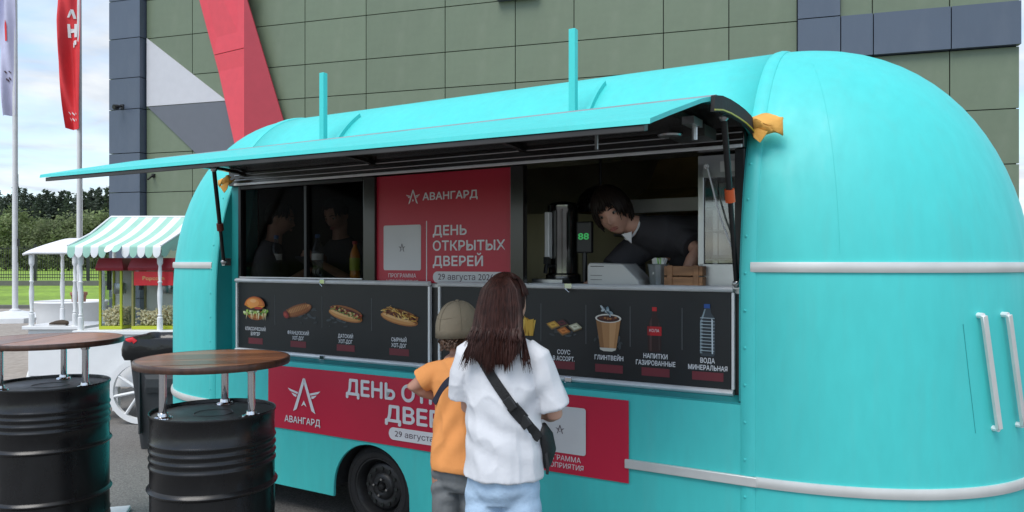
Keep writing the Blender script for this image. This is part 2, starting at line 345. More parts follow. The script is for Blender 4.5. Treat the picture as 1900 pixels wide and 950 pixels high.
# ------------------------------------------------------------------ the building
B = thing('office_building', 'large building clad in green and slate blue panels with a red folded emblem', 'building', (-7.75, 16, 0), radians(-17.1))
g = MB(); g.b2((-.80, .05, 0), (16.02, 9, 9.6)); obj('wall_core', g, K['gap'], B)
ROWS = [0, .85, 1.69, 2.37, 3.09, 3.92, 4.85, 5.51, 6.35, 7.16, 8.0, 8.8, 9.6]
COLS = [0, 1.17, 2.51, 3.84, 5.18, 6.81, 8.17, 9.25, 10.8, 11.87, 12.93, 13.57, 14.04, 15.12, 16.05]
PG = {}
def panel(q0, q1, z0, z1, mat, name='cladding_panel', y0=.0, y1=.045):
    key = (round(q1-q0, 3), round(z1-z0, 3), mat.name, y0)
    if key not in PG:
        m = MB(); gq = .008; w, h = q1-q0-2*gq, z1-z0-2*gq
        m.b2((gq, y0, gq), (gq+w, y1, gq+h)); PG[key] = mesh_of(name, m, mat, 0)
    link(name, PG[key], B, (q0, 0, z0))
for i in range(len(COLS)-1):
    q0, q1 = COLS[i], COLS[i+1]
    for j in range(len(ROWS)-1):
        z0, z1 = ROWS[j], ROWS[j+1]
        if 2.5 < q0 < 12.5 and z1 <= 3.95:
            if z0 == 0: panel(q0, q1, 0, 3.92, K['panel_g'], 'lower_panel')
            continue
        blue = (abs(q0-12.93) < .01 and z0 >= 4.8) or (q0 > 13.5 and abs(z0-4.85) < .01)
        if abs(q0-13.57) < .01 and z0 < 4.8: continue
        if abs(q0-12.93) < .01 and z0 < 4.8: panel(q0, 14.04, z0, z1, K['panel_g']); continue
        if blue: panel(q0, q1, z0, z1, K['panel_b'], 'cladding_panel', -.10, .045)
        else: panel(q0, q1, z0, z1, K['panel_g'])
for j in range(len(ROWS)-1):
    panel(-.84, -.02, ROWS[j], ROWS[j+1], K['panel_b'], 'corner_panel', -.16, .045)
# folded star leg and flat facets on the facade
def facet(pts, y, mat, nm='emblem_facet', d=.03):
    m = MB(); n = len(pts); vs = [(p[0], y-(p[2] if len(p) > 2 else 0), p[1]) for p in pts]+[(p[0], y+d-(p[2] if len(p) > 2 else 0), p[1]) for p in pts]
    m.add(vs, [tuple(range(n)), tuple(range(2*n-1, n-1, -1))]+[(k, k+n, (k+1) % n+n, (k+1) % n) for k in range(n)]); return obj(nm, m, mat, B, 0)
facet([(.03, 6.35), (2.02, 4.91), (.03, 4.91)], -.03, K['panel_w'])
facet([(.06, 4.895), (2.02, 4.895), (2.52, 3.3), (2.40, 2.92)], -.03, K['panel_y'])
RT = .26
facet([(2.65, 5.85, RT), (2.65, 3.0, RT), (2.6, 3.06, .0), (1.735, 5.85, 0)], -.035, K['panel_r'])
facet([(2.65, 9.6, RT), (2.65, 5.865, RT), (1.73, 5.865, 0), (.57, 9.6, 0)], -.035, K['panel_r'])
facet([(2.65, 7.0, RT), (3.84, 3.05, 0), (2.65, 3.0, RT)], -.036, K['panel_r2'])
facet([(2.45, 7.15, .22), (2.65, 6.82, .24), (2.85, 7.15, .22)], -.06, K['panel_r'], 'emblem_tip')
g = MB(); g.b2((7.85, -.14, 6.335), (8.62, .0, 7.0)); vt = obj('wall_vent', g, K['panel_b'], B, 0, .01)
g = MB()
for k in range(8): g.box((8.235, -.15, 6.42+k*.07), (.7, .02, .03), Matrix.Rotation(.5, 3, 'X'))
obj('louvre', g, K['gap'], vt, 0)
# things fixed to the facade
def onwall(q, y, z):
    return Vector((-7.75, 16, 0))+Matrix.Rotation(radians(-17.1), 3, 'Z') @ Vector((q, y, z))
sc = thing('security_camera', 'small black security camera on the slate blue building corner', 'camera', onwall(-.48, -.16, 4.91), radians(-17.1))
g = MB(); g.tube([(0, -.12, -.03), (0, -.22, -.05)], [.05, .055], 12); obj('camera_body', g, K['black'], sc)
g = MB(); g.tube([(0, 0, 0), (0, -.08, 0), (0, -.16, -.02)], .016, 8); g.box((0, -.012, 0), (.09, .02, .09)); obj('bracket', g, K['black'], sc)
g = MB(); g.tube([(0, -.221, -.05), (0, -.23, -.051)], .04, 12); obj('lens', g, K['blackgloss'], sc)
wl = thing('wall_bracket', 'small dark bracket on the green cladding beside the blue corner', 'bracket', onwall(.2, 0, 3.42), radians(-17.1))
g = MB(); g.b2((-.03, -.05, -.02), (.03, 0, .06)); g.tube([(0, -.05, .02), (.02, -.2, -.08)], .02, 8); obj('arm', g, K['black'], wl)
# ------------------------------------------------------------------ the trailer
TZ = -math.atan2(.512, .859); TL = (-.80, 4.44, 0)
T = thing('food_trailer', 'turquoise rounded food trailer with its long serving hatch propped open', 'food trailer', TL, TZ)
S0, S1 = -1.44, 2.12; ZB = .187
def prof(n=22):   # front-to-top: (p inset, z), from z=1.3 up
    r = []
    for k in range(n+1):
        t = pi/2*k/n; r.append((1-max(cos(t), 0)**(2/2.3), 1.3+1.45*sin(t)**(2/2.3)))
    return r
PF = prof()
def p_at(z):
    if z <= 1.3: return 0
    return 1-max(0, 1-((z-1.3)/1.45)**2.3)**(1/2.3)
def z_at(p): return 1.3+1.45*max(0, 1-(1-p)**2.3)**(1/2.3)
HZ = 2.215
sec = [(p_at(HZ), HZ)]+[(p, z) for p, z in PF if z > HZ+.02]
sec = sec+[(2-p, z) for p, z in PF[::-1][1:]]+[(2, .9), (2, ZB)]
g = MB(); st = np.linspace(S0, S1, 14)
g.rings([[(s, d, z) for d, z in sec] for s in st], False, closed=False)
o = obj('roof_shell', g, K['teal'], T, 60); sm = o.modifiers.new('s', 'SOLIDIFY'); sm.thickness = .025; sm.offset = -1
def end_dome(sgn, s0):
    rows = [(0, ZB), (0, .35), (0, .5), (0, .8), (0, 1.05)]+PF
    m = MB(); nu = 48; R = []
    for p, z in rows:
        c = max(1-p, .002); rg = []
        for k in range(nu+1):
            u = -pi/2+pi*k/nu
            rg.append((s0+sgn*1.15*c*max(cos(u), 0)**(2/2.2), 1+c*math.copysign(abs(sin(u))**(2/2.2), sin(u)), z))
        R.append(rg)
    m.rings(R, False, closed=False); return m
def plan(sgn, s0, u, off=0, z=1.0):
    c = 1-p_at(z)
    x = 1.15*c*max(cos(u), 0)**(2/2.2); y = c*math.copysign(abs(sin(u))**(2/2.2), sin(u))
    v = Vector((s0+sgn*x, 1+y, z)); nn = Vector((sgn*cos(u)**1.0/1.15*1.0, sin(u), 0)).normalized()
    return v+nn*off, nn
for sgn, s0 in ((-1, S0), (1, S1)):
    o = obj('end_dome', end_dome(sgn, s0), K['teal'], T, 60)
    # trim rails round the end
    for z, nm in ((1.597, 'trim_rail'), (.652, 'trim_rail')):
        m = MB(); R = []
        for k in range(61):
            u = -pi/2*.985+pi*.985*k/60
            a, nn = plan(sgn, s0, u, 0, z); h = .022
            R.append([a+nn*-.004+Vector((0, 0, -h)), a+nn*.010+Vector((0, 0, -h)), a+nn*.014+Vector((0, 0, -h*.4)), a+nn*.014+Vector((0, 0, h*.4)), a+nn*.010+Vector((0, 0, h)), a+nn*-.004+Vector((0, 0, h))])
        m.rings(R, True); obj(nm, m, K['alu_white'], T, 30)
    # seam flange over the roof
    full = [(0, ZB), (0, .6), (0, 1.0)]+PF+[(2-p, z) for p, z in PF[::-1][1:]]+[(2, ZB)]
    R = []; cc = s0+sgn*.028
    for i, (d, z) in enumerate(full):
        a = Vector((0, full[max(i-1, 0)][0], full[max(i-1, 0)][1])); b = Vector((0, full[min(i+1, len(full)-1)][0], full[min(i+1, len(full)-1)][1]))
        t = (b-a).normalized(); nn = Vector((0, -t.z, t.y))
        base = Vector((cc, d, z))
        R.append([base+nn*e+Vector((w, 0, 0)) for w, e in ((-.032, -.02), (-.032, .002), (-.022, .007), (.0, .010), (.022, .007), (.032, .002), (.032, -.02))])
    m = MB(); m.rings(R, False, closed=False); sf = obj('seam_strip', m, K['teal'], T, 50)
    m = MB()
    for z in np.arange(.25, 2.1, .165): m.ball((cc-.012, p_at(z)-.009, z), (.007, .005, .007), 8, 5)
    tag(obj('rivet', m, K['teal'], sf), kind='stuff')
# panel joint lines on the right dome (thin sealant ridges)
m = MB()
for u in (-1.25,):
    pts = [plan(1, S1, u, .001, z)[0] for z in np.linspace(1.66, 2.58, 16)]; m.tube(pts, .0005, 5)
obj('sealant_line', m, K['teal'], T)
# lower front panel with two wheel arches
AR = (-.045, .70)
out_ = [(S0, ZB)]
for c in AR:
    for k in range(25):
        a = pi-pi*k/24; out_.append((c+.292*cos(a), .247+.289*max(sin(a), 0)) if 0 < k < 24 else (c+.292*cos(a), ZB))
out_ += [(S1, ZB), (S1, .985), (S0, .985)]
g = MB(); g.prism(out_, 0, .02, 'xz'); obj('lower_panel', g, K['teal'], T, 30, .003, 1)
g = MB()
for c in AR:
    R = []
    for k in range(27):
        a = pi-pi*k/26; x, z = c+.292*cos(a), .247+.289*sin(a)
        R.append([(x, .001+.019, z), (x, .32, z)])
    g.rings(R, False, closed=False); g.add([(c-.3, .32, .12), (c+.3, .32, .12), (c+.3, .32, .55), (c-.3, .32, .55)], [(0, 1, 2, 3)])
obj('wheel_well', g, K['rubber'], T)
g = MB()
g.b2((S0+.03, .33, .13), (S1-.03, 1.9, .19))
for y in (.45, 1.5): g.b2((-2.3, y, .19), (2.9, y+.07, .29))
obj('chassis', g, K['rubber'], T)
# lower rail on the flat front, right of the banner
for a, b in ((1.57, S1+.07), (S0+.005, -1.0)):
    g = MB(); g.b2((a, -.020, .63), (b, -.001, .674)); obj('trim_rail', g, K['alu_white'], T, 30, .004)
# recess: ledge, jambs, service wall
DR = .12
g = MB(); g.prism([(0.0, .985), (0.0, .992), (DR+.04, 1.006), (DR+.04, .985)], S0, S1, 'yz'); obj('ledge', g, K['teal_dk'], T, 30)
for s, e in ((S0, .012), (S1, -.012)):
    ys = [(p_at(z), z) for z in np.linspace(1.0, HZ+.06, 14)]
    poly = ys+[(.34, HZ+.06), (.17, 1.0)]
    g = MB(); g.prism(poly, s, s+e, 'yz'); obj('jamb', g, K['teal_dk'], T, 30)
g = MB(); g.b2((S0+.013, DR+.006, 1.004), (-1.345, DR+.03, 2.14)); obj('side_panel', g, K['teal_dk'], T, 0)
g = MB(); g.b2((-1.344, DR+.006, 1.004), (S1-.013, DR+.03, 1.49)); obj('counter_front', g, K['inner'], T, 0)
# header above the openings
g = MB(); g.b2((S0+.013, .10, 2.145), (S1-.013, .30, 2.26)); hd = obj('header', g, K['brown'], T, 0, .004)
for z, t, y, mt in ((2.152, .016, .088, 'alu'), (2.182, .007, .090, 'steel'), (2.215, .007, .092, 'steel'), (2.24, .006, .092, 'steel')):
    g = MB(); g.b2((-1.36, y, z-t/2), (S1-.02, .0995, z+t/2)); obj('header_rail', g, K[mt], hd, 0, .003)
# counter
g = MB(); g.b2((-1.344, DR+.004, 1.47), (S1-.014, .62, 1.497)); obj('counter', g, K['steel'], T, 0, .004)
# interior lining
g = MB(); g.b2((S0+.02, 1.84, .3), (S1-.02, 1.87, 2.0)); obj('back_wall', g, K['steel_warm'], T, 0)
g = MB(); g.rings([[(s, 1+(d-1)*.945, 1.3+(z-1.3)*.955) for d, z in sec if z > 1.3] for s in (S0+.02, S1-.02)], False, closed=False); obj('inner_shell', g, K['steel_warm'], T, 60)
g = MB()
for s in (S0+.014, S1-.03): g.b2((s, .35, .3), (s+.015, 1.86, 2.45))
obj('inner_wall', g, K['inner'], T, 0)
g = MB(); g.b2((S0+.03, .2, .42), (S1-.03, 1.86, .46)); obj('trailer_floor', g, K['inner'], T, 0)
# window frames, mullions, panes
g = MB(); g.b2((-.203, .112, 1.50), (-.110, .16, 2.143)); obj('mullion', g, K['brown'], T, 0, .004)
g = MB(); g.b2((.853, .112, 1.50), (.934, .16, 2.143)); obj('mullion', g, K['brown'], T, 0, .004)
g = MB(); g.b2((2.06, .112, 1.50), (2.106, .16, 2.143)); obj('mullion', g, K['black'], T, 0, .004)
wf = MB(); wf.b2((-1.344, .112, 1.50), (-1.318, .16, 2.143)); wf.b2((-1.317, .112, 2.118), (-.204, .16, 2.143)); wf.b2((-1.317, .112, 1.50), (-.204, .16, 1.512))
wf.b2((-.716, .118, 1.513), (-.692, .15, 2.117)); wfo = obj('window_frame', wf, K['black'], T, 0, .003)
for a, b, y in ((-1.316, -.717, .134), (-.691, -.206, .142)):
    g = MB(); g.b2((a, y, 1.514), (b, y+.004, 2.116)); obj('glass_pane', g, K['pane'], wfo, 0)
g = MB(); g.b2((-1.316, .100, 1.5125), (-.205, .111, 1.519)); obj('sill_strip', g, K['alu'], T, 0)
# hatch
HP = [(.17, 2.228), (.10, 2.252), (.02, 2.268), (-.08, 2.276), (-.2, 2.278), (-.32, 2.276), (-.44, 2.268), (-.55, 2.252), (-.66, 2.230), (-.8, 2.195), (-1.0, 2.145), (-1.2, 2.093)]
HS0, HS1 = -1.33, 2.14
def offs(pr, t):
    r = []
    for i, (d, z) in enumerate(pr):
        a = pr[max(i-1, 0)]; b = pr[min(i+1, len(pr)-1)]; tx, tz = b[0]-a[0], b[1]-a[1]; l = sqrt(tx*tx+tz*tz)
        r.append((d+(-tz/l)*-t, z+(tx/l)*t))
    return r
HATCH = None
lo = offs(HP, .018)
g = MB(); g.prism(HP+lo[::-1], HS0, HS1, 'yz', 0); ha = obj('hatch', g, K['teal'], T, 25)
lo0 = offs(HP[:-1], .0185); lo2 = offs(HP[:-1], .026)
g = MB(); g.prism(lo0+lo2[::-1], HS0+.03, HS1-.03, 'yz'); obj('hatch_lining', g, K['brown'], ha, 25)
# folded stiffeners and frame pieces below the lining
g = MB()
for s in (-1.25, -.1, .95, 1.95):
    g = MB()
    for i in range(1, 9):
        a, b = lo2[i], lo2[i+1]; L_ = sqrt((a[0]-b[0])**2+(a[1]-b[1])**2); ang = math.atan2(b[1]-a[1], b[0]-a[0])
        g.box((s, (a[0]+b[0])/2, (a[1]+b[1])/2-.016), (.03, L_*1.02, .02), Matrix.Rotation(ang, 3, 'X'))
    tag(obj('hatch_rib', g, K['brown'], ha, 0))
g = MB(); g.prism([(-1.2, 2.074), (-1.2, 2.054), (-1.165, 2.060), (-1.165, 2.083)], HS0+.05, HS1-.02, 'yz'); obj('lip_rail', g, K['lipdark'], ha, 0, .003)
g = MB(); g.prism([(-.50, 2.262), (-.50, 2.2665), (-.525, 2.262), (-.525, 2.256)], HS0, HS1+.01, 'yz'); obj('edge_strip', g, K['steel'], ha, 0)
hp = [q for q in HP if q[0] > -.62]; a1 = offs(hp, -.004); a2 = offs(hp, .060)
g = MB(); g.prism(a1+a2[::-1], HS1+.001, HS1+.016, 'yz'); obj('rubber_seal', g, K['rubber'], ha, 25)
b1 = offs(hp, .05); b2 = offs(hp, .056)
g = MB(); g.prism(b1+b2[::-1], HS1+.0165, HS1+.019, 'yz'); obj('seal_line', g, K['yelline'], ha, 25)
# the free edge sags a little towards the right end
def sag(o):
    for v in o.data.vertices:
        if v.co.y < -.5: v.co.z -= .032*max(0, min(1, (v.co.x-HS0)/(HS1-HS0)))*min(1, (-.5-v.co.y)/.7)
for o in [ha]+list(ha.children): sag(o)
# hinge hardware at the right end underneath
g = MB(); g.box((2.0, -.33, 2.20), (.05, .12, .03)); g.tube([(2.0, -.30, 2.20), (2.0, -.30, 2.13)], .012, 8); obj('latch', g, K['steel'], ha, 0)
g = MB(); g.tube([(1.62, -.45, 2.24), (1.62, -.45, 2.10)], .008, 8); obj('latch_rod', g, K['steel'], ha)
g = MB(); g.box((1.93, -.1, 2.19), (.16, .18, .05)); obj('lock_housing', g, K['lipdark'], ha, 0)
g = MB(); g.lathe([(0, 0), (.05, 0), (.055, .008), (.04, .012)], 20, (1.86, -.2, 2.17)); obj('spot_lamp_housing', g, K['steel'], ha)
def strut(a, b, mid, r, cuff, nm='gas_strut'):
    a, b = Vector(a), Vector(b); m_ = a.lerp(b, mid)
    g = MB(); g.tube([a, m_], r, 10); s = obj(nm, g, K['black'], T)
    g = MB(); g.tube([m_, b], r*.85, 10); obj('strut_tube', g, K['black'], s)
    g = MB(); c0 = a.lerp(b, mid-.045); c1 = a.lerp(b, mid+.03); g.tube([c0, c1], r*1.6, 12); obj('strut_collar', g, cuff, s)
    g = MB(); g.ball(a, r*1.6, 8, 6); g.ball(b, r*1.5, 8, 6); g.box(b+Vector((0, .02, 0)), (.03, .05, .05)); obj('ball_joint', g, K['steel'], s)
strut((-1.22, -.18, 2.225), (-1.375, .02, 1.62), .62, .014, M('dark_red_collar', (.16, .03, .02), .5))
strut((2.095, -.20, 2.235), (2.075, .09, 1.52), .46, .014, K['orange'])
# roof posts and roof ribs
for s in (-.632, 1.186):
    g = MB(); g.b2((s-.019, .19, 2.24), (s+.019, .228, 2.857)); obj('roof_post', g, K['teal'], T, 0, .003)
    R = []
    for d in np.linspace(.19, .5, 12):
        z = z_at(d); t = Vector((0, 1, (z_at(d+.01)-z_at(d-.01))/.02)).normalized(); nn = Vector((0, -t.z, t.y)); b = Vector((s+.05, d, z))
        R.append([b-Vector((.014, 0, 0))-nn*.01, b-Vector((.014, 0, 0))+nn*.024, b+Vector((.014, 0, 0))+nn*.024, b+Vector((.014, 0, 0))-nn*.01])
    g = MB(); g.rings(R, True); obj('roof_rib', g, K['teal'], T, 30)
# grab bars and door outline on the right end
def on_end(ds, z, off):
    c = 1-p_at(z); x = min(max(ds/(1.15*c), 0), 1); cu = x**(2.2/2); u = -math.acos(min(cu, 1)); return plan(1, S1, u, off, z)
for e in (0, .028):
    pa, na = on_end(.90+e*3.2, 1.395, .03); pb, nb = on_end(.955+e*3.2, .915, .03)
    g = MB(); R = []
    for k in range(11):
        p = pa.lerp(pb, k/10); n_ = na.lerp(nb, k/10).normalized(); t = (pb-pa).normalized(); w = n_.cross(t)
        R.append([p+w*.013-n_*.010, p+w*.013+n_*.006, p-w*.013+n_*.006, p-w*.013-n_*.010])
    g.rings(R, True); gb = obj('grab_bar', g, K['alu_white'], T, 30, .002, 1)
    g = MB()
    for p, n_ in ((pa, na), (pb, nb)): g = MB(); g.tube([p-n_*.035, p-n_*.005], .012, 8); obj('bar_foot', g, K['alu'], gb)
m = MB(); m.tube([on_end(.845, 1.36, .0005)[0], on_end(.865, 1.15, .0005)[0], on_end(.89, .90, .0005)[0]], .0013, 5); obj('door_joint', m, K['teal_dk'], T)
# wheels
def wheel(c):
    w = thing('wheel', None, None); w.parent = T; w.location = (c, .08, .264)
    tp = [(.176, -.0), (.184, -.012), (.205, -.018), (.235, -.014), (.252, .0), (.262, .02), (.265, .05), (.265, .11), (.255, .145), (.22, .16), (.176, .15)]
    g = MB(); g.lathe(tp, 48, axis='y', cap=False); g.lathe([(.215, -.0185), (.2155, -.0195), (.219, -.0195), (.2195, -.0175)], 48, axis='y', cap=False); obj('tyre', g, K['rubber'], w)
    rp_ = [(.0, .035), (.032, .033), (.036, .022), (.055, .020), (.075, .028), (.082, .04), (.10, .032), (.118, .030), (.135, .040), (.142, .065), (.152, .07), (.158, .02), (.166, .002), (.172, -.006), (.179, -.006), (.182, .006)]
    g = MB(); g.lathe(rp_, 48, axis='y', cap=False); rim = obj('rim', g, K['rimblack'], w)
    g = MB()
    for k in range(12):
        a = 2*pi*k/12; g.lathe([(.0, .0), (.0115, .0), (.0115, .012), (0, .012)], 12, (.110*cos(a), .0215, .110*sin(a)), 'y')
    obj('vent_hole', g, K['gap'], rim)
    for k in range(4):
        a = pi/4+pi/2*k+.6; g = MB(); g.lathe([(.0, -.006), (.008, -.005), (.010, .0), (.010, .014)], 6, (.05*cos(a), .008, .05*sin(a)), 'y'); obj('wheel_bolt', g, K['chrome'], rim)
    g = MB(); g.lathe([(0, .0), (.018, .002), (.024, .012), (.024, .03)], 20, (0, .012, 0), 'y'); obj('hub_cap', g, K['black'], rim)
for c in AR: wheel(c)
# ------------------------------------------------------------------ banners and menu boards (trailer frame)
def on_trailer(name, label, cat, group=None): return thing(name, label, cat, TL, TZ, group)
def star(parent, cx, cz, w, h, mat, y):
    """winged A-shaped star emblem"""
    m = MB(); P = lambda pts: m.add([(cx+a*w/2, y, cz+b*h/2) for a, b in pts], [tuple(range(len(pts)))])
    P([(0, 1), (.13, .62), (-.30, -.70), (-.50, -1.0), (-.62, -.93)] if False else [(-.06, 1.0), (.04, .78), (-.44, -.86), (-.66, -1.0)])
    P([(.06, 1.0), (.70, -1.0), (.46, -.86), (-.03, .80)])
    P([(-.02, 1.0), (.02, 1.0), (.05, .7), (-.05, .7)])
    P([(0, -.3), (.17, -.66), (0, -.54)]); P([(0, -.3), (0, -.54), (-.17, -.66)])
    for q in (-1, 1):
        P([(q*.36, .14), (q*1.0, .34), (q*.86, .17), (q*.40, .03)]); P([(q*.44, -.02), (q*.78, .08), (q*.62, -.10), (q*.47, -.16)])
    return obj('star_emblem', m, mat, parent, 0)
def rrect(w, h, r, n=6):
    p = []
    for cx_, cz_, a0 in ((w/2-r, h/2-r, 0), (-w/2+r, h/2-r, 90), (-w/2+r, -h/2+r, 180), (w/2-r, -h/2+r, 270)):
        for k in range(n+1):
            a = radians(a0+90*k/n); p.append((cx_+r*cos(a), cz_+r*sin(a)))
    return p
def plate(name, cx, cz, w, h, r, y, mat, parent, d=.001):
    m = MB(); m.prism([(cx+a, cz+b) for a, b in rrect(w, h, r)], y-d, y, 'xz'); return obj(name, m, mat, parent, 0)
bn = on_trailer('event_banner', 'long red vinyl banner on the lower side of the trailer above the wheels', 'banner')
g = MB(); nx, nz = 60, 10; vs = []
for j in range(nz+1):
    for i in range(nx+1):
        s = -.903+2.492*i/nx; z = .557+.398*j/nz
        vs.append((s, -.010-.0022*noise.noise(Vector((s*2.2, z*3, 1)))-.0012*sin(s*9+z*6), z))
g.add(vs, [(j*(nx+1)+i, j*(nx+1)+i+1, (j+1)*(nx+1)+i+1, (j+1)*(nx+1)+i) for j in range(nz) for i in range(nx)])
obj('banner_sheet', g, K['red'], bn, 60)
YB = -.0145
star(bn, -.577, .785, .285, .215, K['white_print'], YB)
text('АВАНГАРД', (-.592, YB, .605), .040, K['white_print'], bn, .31)
text('ДЕНЬ ОТКРЫТЫХ', (.385, YB, .825), .092, K['white_print'], bn, 1.21, bold=.03)
text('ДВЕРЕЙ', (.385, YB, .698), .092, K['white_print'], bn, .60, bold=.03)
plate('date_pill', .385, .630, .55, .072, .034, YB, K['white_print'], bn)
text('29 августа 2026 г.', (.385, YB-.002, .616), .034, K['dark_print'], bn, .46, bold=.0)
plate('white_card', 1.222, .777, .285, .235, .014, YB, K['grey_print'], bn)
star(bn, 1.222, .777, .05, .045, K['dark_print'], YB-.002)
text('ПРОГРАММА', (1.222, YB, .621), .026, K['white_print'], bn, .23, bold=.0)
text('МЕРОПРИЯТИЯ', (1.222, YB, .583), .026, K['white_print'], bn, .26, bold=.0)
po = on_trailer('event_poster', 'red poster in the middle window between two brown posts', 'poster')
g = MB(); g.b2((-.109, .1325, 1.40), (.852, .136, 2.138)); obj('poster_sheet', g, K['poster'], po, 0)
YP = .1318
star(po, .170, 2.005, .105, .085, K['white_print'], YP)
text('АВАНГАРД', (.435, YP, 1.982), .043, K['white_print'], po, .385)
for i, (t, w) in enumerate((('ДЕНЬ', .235), ('ОТКРЫТЫХ', .49), ('ДВЕРЕЙ', .345))):
    text(t, (.318, YP, 1.775-.0885*i), .056, K['white_print'], po, w, 'L')
g = MB(); g.b2((.268, YP-.0005, 1.43), (.274, YP, 1.86)); obj('divider_line', g, K['white_print'], po, 0)
plate('white_card', .088, 1.705, .284, .27, .012, YP, K['grey_print'], po)
star(po, .088, 1.705, .05, .05, K['dark_print'], YP-.0015)
text('ПРОГРАММА', (.088, YP, 1.527), .024, K['white_print'], po, .21, bold=0)
text('МЕРОПРИЯТИЯ', (.088, YP, 1.489), .024, K['white_print'], po, .24, bold=0)
plate('date_pill', .570, 1.532, .505, .066, .032, YP, K['grey_print'], po)
text('29 августа 2026 г.', (.57, YP-.002, 1.518), .036, K['dark_print'], po, .43, bold=.0)
# printed food pictures: layered flat pieces of print
class Art:
    def __init__(s): s.m = MB(); s.k = 0
    def poly(s, pts, col): s.k += 1; s.m.add([(a, -.00025*s.k, b) for a, b in pts], [tuple(range(len(pts)))], 0, lin(col)); return s
    def ell(s, cx, cz, rx, rz, col, rot=0, n=18, a0=0, a1=360):
        return s.poly([(cx+rx*cos(t)*cos(rot)-rz*sin(t)*sin(rot), cz+rx*cos(t)*sin(rot)+rz*sin(t)*cos(rot)) for t in [radians(a0+(a1-a0)*k/n) for k in range(n+(0 if a1-a0 == 360 else 1))]], col)
    def put(s, parent, cx, cz, w, h, y):
        s.m.v = [(cx+a*w/2, y+b, cz+c*h/2) for a, b, c in s.m.v]; return obj('food_picture', s.m, K['art'], parent, 0)
def smoke(a, cx, cz, rnd_, n=12, sx_=.5, sz_=.35):
    for k in range(n):
        x, z = cx+rnd_.gauss(0, sx_), cz+rnd_.gauss(0, sz_); r = rnd_.uniform(.05, .16); v = rnd_.choice(('343A3E', '3A4146', '42494E', '30363A'))
        a.ell(x, z, r*1.3, r*.7, v, rnd_.uniform(0, 3), 8)
def burger():
    a = Art(); r = random.Random(1)
    a.ell(0, -.55, .72, .42, '9C5426'); a.ell(0, -.5, .68, .3, 'C07A3A')
    for k in range(40): a.ell(r.uniform(-.92, .92), r.uniform(-.5, -.12), .13, .10, r.choice(('7FA83A', 'A9C95F', '4F7A28', 'D7E0A8')), r.uniform(0, 3), 6)
    for k in range(9):
        x = r.uniform(-.9, .9); a.poly([(x, -.35), (x+.09, -.37), (x+r.uniform(-.1, .1), -.95)], r.choice(('D8C890', 'E8DDB0')))
    a.ell(0, .02, .72, .20, '3A1C10'); a.ell(.1, .1, .6, .1, '5A2A18')
    a.poly([(-.75, .22), (.8, .22), (.5, .02), (.2, .16), (-.3, -.02)], 'E39A22'); a.ell(.3, .05, .32, .1, 'B8281C')
    a.ell(0, .22, .82, .76, 'B5591D', 0, 20, 0, 180); a.ell(-.05, .26, .74, .62, 'D47A2B', 0, 20, 0, 180); a.ell(-.12, .45, .5, .36, 'E8984A', 0, 16)
    a.ell(-.1, .62, .25, .14, 'F0B070'); return a
def dog(kind):
    a = Art(); r = random.Random(len(kind)*3)
    if kind == 'french':
        smoke(a, .75, -.35, r); a.ell(0, .05, .95, .42, '7A4322', .42); a.ell(0, .08, .9, .33, 'A8683A', .42); a.ell(0, .16, .8, .17, 'CB9058', .42)
        for k in range(13):
            t = -.7+1.35*k/12; x, z = t*.92, .05+t*.42; a.poly([(x-.02-.10, z+.34), (x+.02-.10, z+.34), (x+.13, z-.30), (x+.09, z-.30)], '8A4F28')
        a.ell(-.74, -.30, .20, .30, '6A1A18', .3); a.ell(-.78, -.33, .14, .22, '9A2C24', .3); a.ell(-.8, -.3, .07, .1, 'B84A3A', .3)
        return a
    if kind == 'danish': smoke(a, -.35, -.55, r)
    rot = -.38 if kind == 'danish' else -.36
    c, s_ = cos(rot), sin(rot); R = lambda x, z: (x*c-z*s_*1.0, x*s_*1.25+z*c)
    a.ell(.05, .18, .95, .42, '8F5527', rot)
    a.ell(0, -.12, 1.0, .42, 'A5652E', rot); a.ell(-.04, -.10, .93, .32, 'C98F50', rot); a.ell(-.08, -.04, .8, .14, 'E0B277', rot)
    a.ell(.04, .2, .88, .24, '5A1E14', rot)
    if kind == 'danish':
        for k in range(60):
            p = R(r.uniform(-.85, .85), r.uniform(.02, .36)); a.ell(*p, .07, .06, r.choice(('8E2A1E', 'B0452C', 'C9A15A', '5E7A30', 'D9C28A', '6A2A1A')), r.uniform(0, 3), 6)
        for k in range(12):
            p = R(-.75+1.5*k/11, .03+.08*(k % 2)); a.ell(*p, .07, .05, '6F8A3A', 0, 6)
    else:
        for k in range(90):
            p = R(max(-.8, min(.8, r.gauss(0, .42))), r.uniform(.0, .55)); t = r.uniform(0, 3.1); l = r.uniform(.08, .17); dx, dz = cos(t)*l, sin(t)*l
            a.poly([(p[0]-dx, p[1]-dz), (p[0]-dx+.03, p[1]-dz+.05), (p[0]+dx+.03, p[1]+dz+.05), (p[0]+dx, p[1]+dz)], r.choice(('E0B04A', 'C98A2A', 'F0D080', '9A6420', '7A4018')))
    return a
def fries():
    a = Art(); r = random.Random(4)
    for k in range(26):
        x = r.uniform(-.8, .8); a.poly([(x, -.7), (x+.12, -.7), (x+.12+r.uniform(-.3, .3), r.uniform(.3, .9)), (x+r.uniform(-.3, .3), r.uniform(.3, .9))], r.choice(('D9A93A', 'E8C25A', 'B98522')))
    return a
